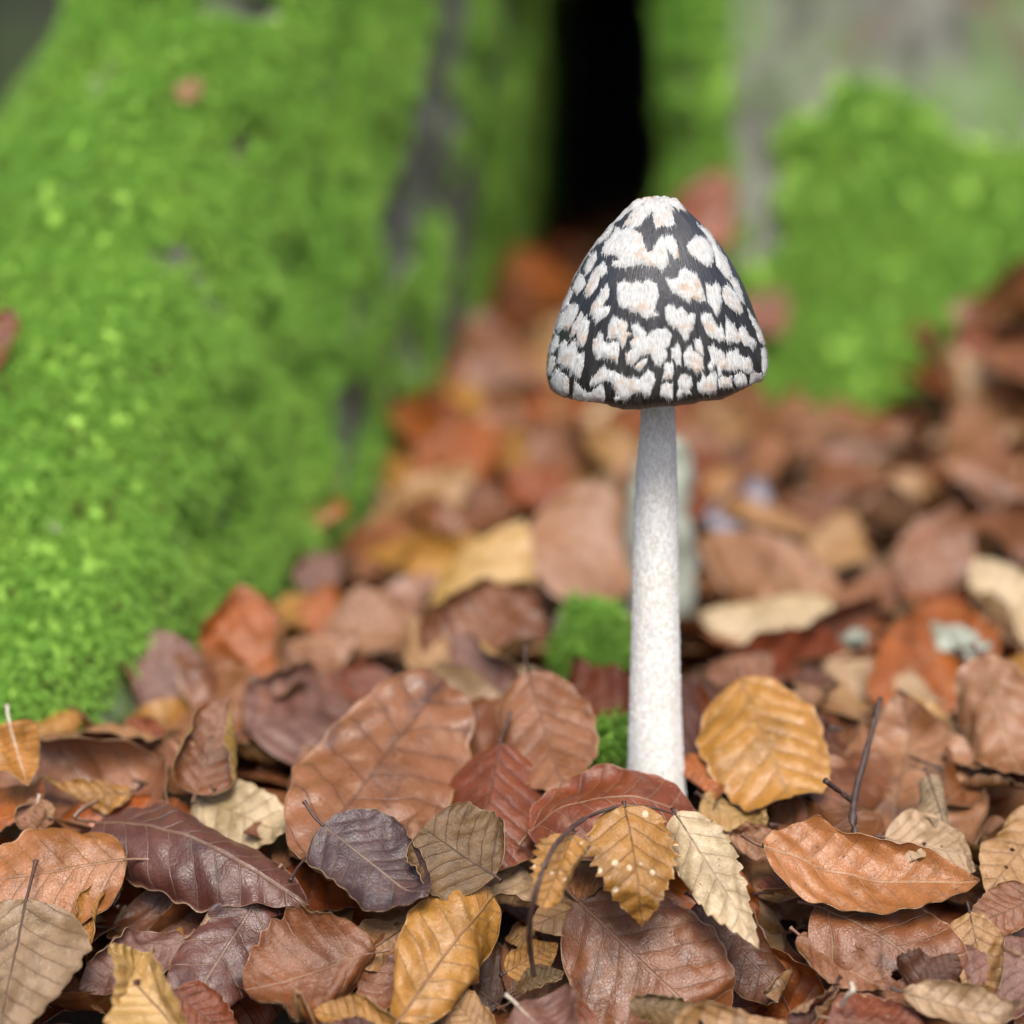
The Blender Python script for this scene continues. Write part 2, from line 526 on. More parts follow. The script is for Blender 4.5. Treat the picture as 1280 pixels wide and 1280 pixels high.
# ---- moss sprigs
def make_moss_material():
    T = NT('moss')
    info = T.n('ShaderNodeObjectInfo')
    geo = T.n('ShaderNodeNewGeometry')
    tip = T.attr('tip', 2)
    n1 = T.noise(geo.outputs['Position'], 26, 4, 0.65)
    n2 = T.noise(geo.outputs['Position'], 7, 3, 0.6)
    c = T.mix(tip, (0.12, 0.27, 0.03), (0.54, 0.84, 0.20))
    c = T.mix(T.ramp(info.outputs['Random'], 0.0, 1.0, 0, 0.5), c, (0.35, 0.62, 0.11))
    c = T.mix(T.ramp(n1, 0.48, 0.72, 0, 0.4), c, (0.60, 0.78, 0.17))
    c = T.mix(T.ramp(n2, 0.52, 0.7, 0, 0.6), c, (0.22, 0.46, 0.08))
    c = T.mix(T.ramp(info.outputs['Random'], 0.965, 0.97, 0, 0.8), c, (0.16, 0.13, 0.04))
    T.put(T.b.inputs['Base Color'], c)
    T.b.inputs['Roughness'].default_value = 0.5
    T.b.inputs['Specular IOR Level'].default_value = 0.35
    tr = T.n('ShaderNodeBsdfTranslucent'); T.put(tr.inputs[0], c)
    ms = T.n('ShaderNodeMixShader'); ms.inputs[0].default_value = 0.45
    T.put(ms.inputs[1], T.b.outputs[0]); T.put(ms.inputs[2], tr.outputs[0])
    T.put(T.out.inputs[0], ms.outputs[0])
    return T.m
M_MOSS = make_moss_material()
def make_moss_bed():
    T = NT('moss bed')
    geo = T.n('ShaderNodeNewGeometry')
    n1 = T.noise(geo.outputs['Position'], 120, 4, 0.65)
    c = T.mix(T.ramp(n1, 0.35, 0.65), (0.10, 0.20, 0.02), (0.32, 0.54, 0.08))
    d = T.attr('dens', 2)
    c = T.mix(T.ramp(d, 0.25, 0.6), (0.17, 0.165, 0.14), c)
    T.put(T.b.inputs['Base Color'], c)
    T.b.inputs['Roughness'].default_value = 0.8
    T.put(T.b.inputs['Normal'], T.bump(n1, 1.0, 0.003))
    return T.m
M_BED = make_moss_bed()
MOSS_OBJ.data.materials.append(M_BED)

def make_sprig(seed):
    rng = random.Random(seed)
    vs, fs, tp = [], [], []
    def shoot(p0, d0, L, droop, n, lw):
        p, d = Vector(p0), Vector(d0).normalized()
        side = Vector((rng.uniform(-.4, .4), rng.uniform(-.4, .4), 0))
        for k in range(n):
            t = k / (n - 1)
            a = d.orthogonal().normalized()
            b = d.cross(a)
            for q in range(3):
                ang = q * 2.094 + k * 1.1 + rng.uniform(-.3, .3)
                o = a * math.cos(ang) + b * math.sin(ang)
                ll = lw * (1.15 - 0.55 * t) * rng.uniform(.8, 1.2)
                tipv = p + (d * 0.95 + o * (0.62 - .3 * t)).normalized() * ll
                wv = d.cross(o).normalized() * ll * 0.24
                m = p + (tipv - p) * 0.45 + o * ll * 0.10
                i = len(vs)
                vs.extend([tuple(p), tuple(m + wv), tuple(tipv), tuple(m - wv)])
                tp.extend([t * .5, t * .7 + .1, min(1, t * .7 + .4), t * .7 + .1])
                fs.append((i, i + 1, i + 2)); fs.append((i, i + 2, i + 3))
            d = (d + Vector((droop, 0, -0.02)) + side * 0.10).normalized()
            p = p + d * (L / n)
    shoot((0, 0, -0.1), (rng.uniform(-.1, .3), rng.uniform(-.3, .3), 1), 1.0, 0.16, 9, 0.24)
    for q in range(2):
        an = rng.uniform(0, 6.28)
        shoot((0.03 * math.cos(an), 0.03 * math.sin(an), 0.1 + .18 * q), (math.cos(an) * .8 + .3, math.sin(an) * .8, .8), 0.55, 0.14, 6, 0.20)
    me = bpy.data.meshes.new('moss_sprig')
    me.from_pydata(vs, [], fs)
    a = me.attributes.new('tip', 'FLOAT', 'POINT')
    a.data.foreach_set('value', tp)
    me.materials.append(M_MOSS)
    return bpy.data.objects.new('moss_sprig', me)
SPRIGS = [make_sprig(k) for k in range(4)]

def moss_nodes(name, density, smin, smax, seed, down):
    ng = bpy.data.node_groups.new(name, 'GeometryNodeTree')
    ng.interface.new_socket('Geometry', in_out='INPUT', socket_type='NodeSocketGeometry')
    ng.interface.new_socket('Geometry', in_out='OUTPUT', socket_type='NodeSocketGeometry')
    N = ng.nodes.new; L = ng.links.new
    gi, go = N('NodeGroupInput'), N('NodeGroupOutput')
    join = N('GeometryNodeJoinGeometry')
    L(gi.outputs[0], join.inputs[0])
    dn = N('GeometryNodeInputNamedAttribute'); dn.data_type = 'FLOAT'; dn.inputs['Name'].default_value = 'dens'
    pos = N('GeometryNodeInputPosition'); sp = N('ShaderNodeSeparateXYZ'); L(pos.outputs[0], sp.inputs[0])
    mr = N('ShaderNodeMapRange'); L(sp.outputs[1], mr.inputs[0])
    mr.inputs[1].default_value = 0.80; mr.inputs[2].default_value = 1.15
    mr.inputs[3].default_value = density; mr.inputs[4].default_value = density * 0.5
    mul = N('ShaderNodeMath'); mul.operation = 'MULTIPLY'
    L(mr.outputs[0], mul.inputs[0])
    pw = N('ShaderNodeMath'); pw.operation = 'POWER'; pw.inputs[1].default_value = 1.5
    L(dn.outputs['Attribute'], pw.inputs[0]); L(pw.outputs[0], mul.inputs[1])
    gr = N('ShaderNodeMapRange'); L(sp.outputs[1], gr.inputs[0])
    gr.inputs[1].default_value = 0.80; gr.inputs[2].default_value = 1.15; gr.inputs[3].default_value = 1.0; gr.inputs[4].default_value = 1.35
    for q, sprig in enumerate(SPRIGS):
        dp = N('GeometryNodeDistributePointsOnFaces')
        L(gi.outputs[0], dp.inputs['Mesh']); L(mul.outputs[0], dp.inputs['Density'])
        dp.inputs['Seed'].default_value = seed + q
        va = N('ShaderNodeVectorMath'); va.operation = 'ADD'
        rv = N('FunctionNodeRandomValue'); rv.data_type = 'FLOAT_VECTOR'
        rv.inputs[0].default_value = (-0.55, -0.55, -0.55); rv.inputs[1].default_value = (0.55, 0.55, 0.55)
        L(dp.outputs['Normal'], va.inputs[0]); L(rv.outputs[0], va.inputs[1])
        vb = N('ShaderNodeVectorMath'); vb.operation = 'ADD'; L(va.outputs[0], vb.inputs[0]); vb.inputs[1].default_value = down
        al = N('FunctionNodeAlignRotationToVector'); al.axis = 'Z'; L(vb.outputs[0], al.inputs['Vector'])
        al2 = N('FunctionNodeAlignRotationToVector'); al2.axis = 'X'; al2.pivot_axis = 'Z'
        L(al.outputs[0], al2.inputs['Rotation'])
        r3 = N('FunctionNodeRandomValue'); r3.data_type = 'FLOAT_VECTOR'; r3.inputs['Seed'].default_value = 11 + q
        r3.inputs[0].default_value = (-0.6, -1.0, -1.1); r3.inputs[1].default_value = (1.0, 0.3, 0.2)
        L(r3.outputs[0], al2.inputs['Vector'])
        rs = N('FunctionNodeRandomValue'); rs.data_type = 'FLOAT'; rs.inputs['Seed'].default_value = 5 + q
        rs.inputs[2].default_value = smin; rs.inputs[3].default_value = smax
        ms = N('ShaderNodeMath'); ms.operation = 'MULTIPLY'; L(rs.outputs[1], ms.inputs[0]); L(gr.outputs[0], ms.inputs[1])
        oi = N('GeometryNodeObjectInfo'); oi.inputs['Object'].default_value = sprig
        ip = N('GeometryNodeInstanceOnPoints')
        L(dp.outputs['Points'], ip.inputs['Points']); L(oi.outputs['Geometry'], ip.inputs['Instance'])
        L(al2.outputs[0], ip.inputs['Rotation']); L(ms.outputs[0], ip.inputs['Scale'])
        L(ip.outputs[0], join.inputs[0])
    L(join.outputs[0], go.inputs[0])
    return ng

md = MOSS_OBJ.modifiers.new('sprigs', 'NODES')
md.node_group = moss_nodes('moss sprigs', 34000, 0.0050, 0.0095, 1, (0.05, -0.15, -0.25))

# ------------------------------------------------------------------ leaves
def leaf_mesh(name, L, W, nu, nv, rng, cup=0.0, bend=0.0, twist=0.0, fold=0.0, edge=0.0, pleat=1.0, wave=1.0,
              serr=0.0, tip=0.8, base=0.58, holes=0, asym=0.0, ragged=0.0, single=False, nofix=False, warp=1.0, creases=(), seedf=.5):
    NVl = NV * (.75 + .5 * seedf)
    """numpy build of one leaf blade; returns vertices, faces, uv data; base at origin, tip on +X"""
    u = np.linspace(0, 1, nu + 1)
    t = np.linspace(-1, 1, nv + 1)
    prof = np.maximum(u, 1e-4) ** base * np.maximum(1 - u, 1e-4) ** tip
    prof = prof / prof.max()
    U, Tt = np.meshgrid(u, t, indexing='ij')
    aT = np.abs(Tt); sg = np.sign(Tt)
    ph = rng.uniform(0, 6.28, 12)
    hw = (W / 2) * prof
    edgevar = 1 + 0.035 * np.sin(u * 9 + ph[0]) + 0.02 * np.sin(u * 23 + ph[1])
    Y = np.empty_like(U)
    for sgn in (-1, 1):
        e = hw * edgevar * (1 + asym * sgn)
        sm = u - 0.6 * hw / L
        e = e * (1 + 0.022 * np.cos(2 * math.pi * sm * NV + (0 if sgn < 0 else 1.9)))
        if serr:
            e = e * (1 - serr * (1 - np.mod(u * 11 + 0.3 * sgn, 1.0)) * sstep(0.05, 0.2, u))
        if ragged:
            e = e * (1 - ragged * np.abs(np.sin(u * 31 + ph[2]) * np.sin(u * 17 + ph[3])))
        k = (Tt * sgn) >= 0
        Y[k] = (np.repeat(e[:, None], nv + 1, 1) * Tt)[k]
    hwL = np.abs(Y).max(axis=1) + 1e-6
    # cross-section: integrate curvature outwards from the midrib
    rel = Y / hwL.max()
    vary = 1 + 0.55 * np.sin(U * 4.2 + ph[4] + sg * 1.3) * warp
    c_ang = cup * rel * vary + edge * sg * sstep(0.45, 1.0, aT) * (0.7 + 0.5 * np.sin(U * 5 + ph[5] + sg * 2.0)) * prof[:, None]
    mid = nv // 2
    dY = np.diff(Y, axis=1)
    am = 0.5 * (c_ang[:, 1:] + c_ang[:, :-1])
    cy = np.zeros_like(Y); cz = np.zeros_like(Y)
    stepy, stepz = dY * np.cos(am), dY * np.sin(am)
    cy[:, mid + 1:] = np.cumsum(stepy[:, mid:], axis=1)
    cz[:, mid + 1:] = np.cumsum(stepz[:, mid:], axis=1)
    cy[:, :mid] = -np.cumsum(stepy[:, :mid][:, ::-1], axis=1)[:, ::-1]
    cz[:, :mid] = -np.cumsum(stepz[:, :mid][:, ::-1], axis=1)[:, ::-1]
    cz += fold * np.abs(cy)
    def field(fmin, fmax, n, pw=1.0):
        o = np.zeros_like(U)
        for _ in range(n):
            fq = rng.uniform(fmin, fmax); an = rng.uniform(0, 6.28)
            o += (fmin / fq) ** pw * np.sin(fq * (U * math.cos(an) + (Y / L) * math.sin(an)) * 6.283 + rng.uniform(0, 6.28))
        return o / math.sqrt(n)
    # pleats between side veins, soft warps
    s = U - 0.78 * np.abs(Y) / L + 0.55 * (Y / L) ** 2 + np.where(Tt > 0, 0.3 / NVl, 0)
    pmod = np.clip(0.75 + 0.6 * field(.6, 1.6, 4), 0, 1.6)
    cz += pmod * pleat * 0.0042 * L * np.cos(2 * math.pi * s * NVl) * sstep(0.0, 0.35, aT) * (0.6 + 0.4 * aT)
    wz = (np.sin(U * 5.1 + ph[6]) * np.sin(rel * 2.4 + ph[7]) + 0.6 * np.sin(U * 9.3 + ph[8] + rel * 3) * rel
          + 0.35 * np.sin(U * 17 + ph[9]) * rel * aT)
    cz += wave * 0.018 * L * wz + wave * 0.020 * L * field(.8, 2.2, 5) * (0.35 + 0.65 * aT) + wave * 0.0045 * L * field(3, 7, 8, .7)
    if warp:
        cz += wave * 0.006 * L * np.sin(U * 31 + rel * 11 + ph[10]) * aT
    # spine
    kb = bend * (1 + 0.5 * np.sin(u * 5 + ph[11]) * warp)
    th = np.concatenate([[0], np.cumsum(0.5 * (kb[1:] + kb[:-1]) * np.diff(u))])
    th = th - th.mean()
    mx = np.concatenate([[0], np.cumsum(np.cos(0.5 * (th[1:] + th[:-1])) * np.diff(u) * L)])
    mz = np.concatenate([[0], np.cumsum(np.sin(0.5 * (th[1:] + th[:-1])) * np.diff(u) * L)])
    ch = math.hypot(mx[-1], mz[-1]); ca, sa = mx[-1] / ch, mz[-1] / ch
    mx, mz = mx * ca + mz * sa, -mx * sa + mz * ca
    th = th - math.atan2(sa, ca)
    k = 1.0 if nofix else L / ch
    tw = twist * (u - 0.35)
    ty = cy * np.cos(tw)[:, None] - cz * np.sin(tw)[:, None]
    tz = cy * np.sin(tw)[:, None] + cz * np.cos(tw)[:, None]
    X = mx[:, None] - np.sin(th)[:, None] * tz
    Z = mz[:, None] + np.cos(th)[:, None] * tz
    P = np.stack([X, ty, Z], -1) * k
    for (x0, y0, an, ph_, rr_) in creases:
        lx, ly = math.cos(an), math.sin(an)
        sx = P[..., 0] - x0 * L; sy = P[..., 1] - y0 * L
        sd = sx * lx + sy * ly
        al = -sx * ly + sy * lx
        r_ = rr_ * L; ap = abs(ph_)
        q = np.clip(sd, 0, None)
        tt = np.minimum(q / r_, ap); rest = np.clip(q - r_ * ap, 0, None)
        zz = P[..., 2]; sgp = 1 if ph_ > 0 else -1
        ns = r_ * np.sin(tt) + rest * math.cos(ap) * 1.0 - sgp * zz * np.sin(tt) * (tt > 0)
        nz_ = sgp * (r_ * (1 - np.cos(tt)) + rest * math.sin(ap)) + zz * np.cos(tt)
        on = sd > 0
        s_new = np.where(on, ns, sd); z_new = np.where(on, nz_, zz)
        P = np.stack([x0 * L + s_new * lx - al * ly, y0 * L + s_new * ly + al * lx, z_new], -1)
    # normals
    du = np.gradient(P, axis=0); dt = np.gradient(P, axis=1)
    N = np.cross(du, dt); N /= np.linalg.norm(N, axis=2, keepdims=True) + 1e-12
    n = (nu + 1) * (nv + 1)
    I = np.arange(n).reshape(nu + 1, nv + 1)
    f = np.stack([I[:-1, :-1], I[1:, :-1], I[1:, 1:], I[:-1, 1:]], -1).reshape(-1, 4)
    if holes:
        cu = np.repeat((u[:-1] + u[1:])[:, None] / 2, nv, 1).reshape(-1)
        cyy = ((Y[:-1, :-1] + Y[1:, 1:]) / 2 / L).reshape(-1)
        keep = np.ones(len(f), bool)
        for _ in range(holes):
            a, b, r = rng.uniform(.25, .8), rng.uniform(-.22, .22), rng.uniform(.012, .03)
            keep &= (cu - a) ** 2 + (cyy - b) ** 2 > r * r
        f = f[keep]
    uv = np.stack([U, Y / L + 0.5], -1).reshape(-1, 2)
    th_ = 0.00022
    top = P.reshape(-1, 3)
    if single:
        return top, f, uv, aT.reshape(-1), np.ones(n), P, N
    bot = (P - N * th_).reshape(-1, 3)
    verts = np.concatenate([top, bot])
    fb = f[:, ::-1] + n
    rim = []
    loops = np.concatenate([I[:, 0], I[-1, 1:], I[::-1, -1][1:], I[0, ::-1][1:-1]])
    nx = np.roll(loops, -1)
    rim = np.stack([loops, loops + n, nx + n, nx], -1)
    faces = np.concatenate([f, fb, rim[:, ::-1]])
    side = np.concatenate([np.ones(n), np.zeros(n)])
    return verts, faces, np.concatenate([uv, uv]), np.concatenate([aT.reshape(-1)] * 2), side, P, N

def mesh_from(name, verts, faces, uv, t, side, tint, tint2, fx):
    me = bpy.data.meshes.new(name)
    nvv, nf = len(verts), len(faces)
    me.vertices.add(nvv); me.vertices.foreach_set('co', np.asarray(verts, np.float32).ravel())
    me.loops.add(nf * 4); me.loops.foreach_set('vertex_index', np.asarray(faces, np.int32).ravel())
    me.polygons.add(nf)
    me.polygons.foreach_set('loop_start', np.arange(nf, dtype=np.int32) * 4)
    me.polygons.foreach_set('use_smooth', np.ones(nf, bool))
    me.update(calc_edges=True)
    li = np.asarray(faces).ravel()
    a = me.uv_layers.new(name='UVMap'); a.data.foreach_set('uv', np.asarray(uv, np.float32)[li].ravel())
    b = me.uv_layers.new(name='Side'); b.data.foreach_set('uv', np.column_stack([t, side]).astype(np.float32)[li].ravel())
    for nm, c in (('tint', tint), ('tint2', tint2), ('fx', fx)):
        c = np.asarray(c, np.float32)
        if c.ndim == 1: c = np.tile(c, (nvv, 1))
        at = me.attributes.new(nm, 'FLOAT_COLOR', 'POINT'); at.data.foreach_set('color', c.ravel())
    me.materials.append(LEAF)
    return me

def tube_mesh(name, pts, radii, sides=6, mat=None, knots=0.0, seed=0):
    rng = random.Random(seed)
    pts = [Vector(p) for p in pts]
    fine, rr = [], []
    n = len(pts)
    for i in range(n - 1):
        p0, p1, p2, p3 = pts[max(0, i - 1)], pts[i], pts[i + 1], pts[min(n - 1, i + 2)]
        m = 5
        for k in range(m):
            t = k / m
            fine.append(catmull(p0, p1, p2, p3, t)); rr.append(radii[i] + (radii[i + 1] - radii[i]) * t)
    fine.append(pts[-1]); rr.append(radii[-1])
    vs, fs = [], []
    for i, p in enumerate(fine):
        d = (fine[min(len(fine) - 1, i + 1)] - fine[max(0, i - 1)]).normalized()
        a = d.orthogonal().normalized(); b = d.cross(a)
        r = rr[i] * (1 + knots * rng.uniform(-.5, 1) * (i % 5 == 0) + 0.08 * rng.uniform(-1, 1))
        for q in range(sides):
            an = q * 2 * math.pi / sides
            vs.append(tuple(p + (a * math.cos(an) + b * math.sin(an)) * r))
    for i in range(len(fine) - 1):
        for q in range(sides):
            q2 = (q + 1) % sides
            fs.append((i * sides + q, i * sides + q2, (i + 1) * sides + q2, (i + 1) * sides + q))
    fs.append(tuple(range(sides))[::-1]); fs.append(tuple(range((len(fine) - 1) * sides, len(fine) * sides)))
    me = bpy.data.meshes.new(name)
    me.from_pydata(vs, [], fs)
    smooth(me)
    if mat: me.materials.append(mat)
    return me

PAL = {k: lin(v) for k, v in dict(
    pink=(184, 128, 94), pinkbrown=(168, 108, 74), pinkorange=(196, 124, 72), mauve=(148, 100, 86), purple=(114, 68, 58),
    darkpurple=(94, 68, 68), redbrown=(148, 72, 38), darkred=(106, 48, 28), orange=(198, 106, 42), darkorange=(170, 80, 28),
    brown=(148, 86, 48), darkbrown=(106, 60, 36), gold=(206, 142, 64), palegold=(220, 172, 108), cream=(230, 198, 158),
    tan=(196, 146, 98), paletan=(212, 172, 136), greytan=(176, 146, 112), olive=(132, 100, 60), beige=(226, 192, 150),
    lilac=(196, 186, 204), green=(120, 118, 60)).items()}
WORD = dict(pink='dull pink', pinkbrown='pinkish brown', pinkorange='orange pink', mauve='mauve brown', purple='purple brown',
            darkpurple='dark purple', redbrown='red brown', darkred='dark red', orange='orange', darkorange='dark orange',
            brown='mid brown', darkbrown='dark brown', gold='golden', palegold='pale gold', cream='cream', tan='tan', paletan='pale tan',
            greytan='grey tan', olive='olive brown', beige='beige', lilac='pale lilac')
UNDER = dict(gold='palegold', palegold='gold', cream='beige')

GAIN = 0.64
HUE = np.array([0.95, 1.02, 1.0])
def tints(col, rng, under=None):
    a = np.array(PAL[col]) * HUE * GAIN * rng.uniform(.92, 1.08)
    b = np.array(PAL[under or UNDER.get(col, 'tan')]) * HUE * GAIN * rng.uniform(.9, 1.05)
    if under is None: b = 0.5 * a + 0.5 * b
    return np.array([*a, 1.0]), np.array([*b, 1.0])

UP = Vector((0, 0, 1))
LEAVES = []
HERO = []

def leaf(bx, by, tx, ty, wpx, col, label, roll=0.0, cup=0.25, bend=0.1, twist=0.2, fold=0.0, edge=0.0, lay=0, tlift=0.0, blift=0.0,
         under=False, ucol=None, pleat=0.6, wave=1.0, stalk=0.10, smat=None, vdark=0.7, blotch=0.35, spots=0.0, serr=0.0, holes=0,
         face=0.55, tip=0.9, ragged=0.0, group=None, maxtilt=0.85, res=None, parent=None, depth=None, cat='leaf', name='beech_leaf', warp=1.0, crease=None):
    seed = int(abs(bx * 131 + by * 17 + tx * 7 + ty * 3 + wpx)) % 100003
    rng = np.random.default_rng(seed)
    if depth is None:
        db, dt = ground_depth(bx, by), ground_depth(tx, ty)
    else:
        db, dt = depth
    ell = math.hypot(tx - bx, ty - by) / F * 0.5 * (db + dt)
    if abs(dt - db) > maxtilt * ell:
        if dt > db: dt = db + maxtilt * ell
        else: db = dt + maxtilt * ell
    roll += float(rng.normal()) * 9
    cup *= 1.75; bend *= 1.4; wave *= 1.5
    if edge == 0: edge = float(rng.normal()) * (.5 if serr else .85)
    if twist == .2: twist = float(rng.uniform(-.6, .6))
    lb, lt = 0.0026 * lay + blift, 0.0026 * lay + tlift
    B = CAM + ray(bx, by) * (db - lb)
    Tp = CAM + ray(tx, ty) * (dt - lt)
    a = Tp - B
    Lc = a.length
    a.normalize()
    mid = (B + Tp) / 2
    tocam = (CAM - mid).normalized()
    N0 = (UP * (1 - face) + tocam * face).normalized()
    n = (N0 - a * N0.dot(a)).normalized()
    n = Matrix.Rotation(rad(roll), 3, a) @ n
    s = n.cross(a)
    # how wide the leaf must be to show wpx across
    q1 = project(mid - s * 0.005); q2 = project(mid + s * 0.005)
    ax = Vector((tx - bx, ty - by)).normalized()
    dv = Vector((q2[0] - q1[0], q2[1] - q1[1]))
    perp = abs(dv.x * -ax.y + dv.y * ax.x) / 0.01
    full = F / (0.5 * (db + dt))
    Wd = wpx / max(perp, 0.5 * full)
    Wd *= 1.05 + 0.16 * abs(cup) + .06 * abs(edge)
    if under:
        n, s = -n, -s
        cup, bend, fold, edge = -cup, -bend, -fold, -edge
    dm = 0.5 * (db + dt)
    if not holes and rng.random() < .15: holes = 2
    if res is None:
        res = (58, 28) if dm < 0.80 else ((34, 16) if dm < 1.0 else (22, 12))
        if serr: res = (110, 24)
        elif holes and dm < .8: res = (120, 60)
    wr = Wd / Lc * .5
    sd_ = float(rng.uniform(0.01, 1))
    if not ragged and rng.random() < .3: ragged = float(rng.uniform(.02, .09))
    cr = []
    ncr = crease if crease is not None else rng.choice([1, 2, 2, 3])
    for _ in range(ncr):
        if rng.random() < .35:
            cr.append((rng.uniform(.62, .82), 0, rng.uniform(-.6, .6), rng.uniform(.3, 1.3) * rng.choice([-1, 1]), rng.uniform(.05, .2)))
        else:
            sg_ = rng.choice([-1, 1])
            cr.append((rng.uniform(.3, .7), sg_ * wr * rng.uniform(.25, .7), sg_ * (1.57 + rng.uniform(-.6, .6)), rng.uniform(.4, 1.7) * rng.choice([-1, 1]), rng.uniform(.03, .14)))
    v, f, uv, t, side, P, N = leaf_mesh('blade', Lc, Wd, res[0], res[1], rng, cup, bend, twist, fold, edge, pleat, wave, serr, tip,
                                        rng.uniform(.5, .62), holes, rng.uniform(-.05, .05), ragged, warp=warp, creases=cr, seedf=sd_)
    c1, c2 = tints(col, rng, ucol)
    if under: c1, c2 = c2, c1
    if under and ucol is None:
        c1, c2 = np.array([*(np.array(PAL[col]) * GAIN * 0.8), 1]), np.array([*(np.array(PAL[col]) * GAIN), 1])
    fx = (spots, vdark, blotch, sd_)
    M = Matrix(((a.x, s.x, n.x, B.x), (a.y, s.y, n.y, B.y), (a.z, s.z, n.z, B.z), (0, 0, 0, 1)))
    if parent is None:
        root = empty(name)
        root.matrix_world = M
        tag(root, label, cat, group)
        blade = link('blade', mesh_from('blade', v, f, uv, t, side, c1, c2, fx), root)
        LEAVES.append((root, B, Tp))
        if group is None: HERO.append((bx, by, tx, ty, wpx))
        holder = root
    else:
        blade = link('leaf', mesh_from('leaf', v, f, uv, t, side, c1, c2, fx), parent)
        blade.matrix_local = parent.matrix_world.inverted() @ M
        holder = blade
    mi = res[1] // 2
    sgn = 1
    if dm < 0.85:
        # the midrib stands out on the underside
        k = range(0, int(res[0] * 0.93), max(1, res[0] // 14))
        pts = [Vector(P[i, mi]) - Vector(N[i, mi]) * 0.00022 for i in k]
        rr = [0.00030 * (1 - 0.8 * i / res[0]) for i in k]
        sm = smat or (M_STALK_DARK if vdark > .5 else M_STALK)
        link('midrib', tube_mesh('midrib', pts, rr, 5, sm), holder if parent is None else blade)
    if stalk and dm < 1.0:
        d0 = (Vector(P[0, mi]) - Vector(P[2, mi])).normalized()
        ls = stalk * Lc
        cz = rng.uniform(-.3, .5) * (-1 if under else 1); cy = rng.uniform(-.4, .4)
        pts = [Vector(P[1, mi]), Vector(P[0, mi]) + d0 * ls * .35, Vector(P[0, mi]) + d0 * ls * .7 + Vector((0, cy, cz)) * ls * .25,
               Vector(P[0, mi]) + d0 * ls + Vector((0, cy, cz)) * ls * .5]
        link('stalk', tube_mesh('stalk', pts, [.0005, .00045, .0005, .0008], 6, smat or (M_STALK_DARK if vdark > .5 else M_STALK)), holder)
    return holder

# ------------------------------------------------------------------ the mushroom
STEM_Y = 0.6075
def on_plane(px, py, Y=STEM_Y):
    r = ray(px, py)
    return CAM + r * (Y / r.y)

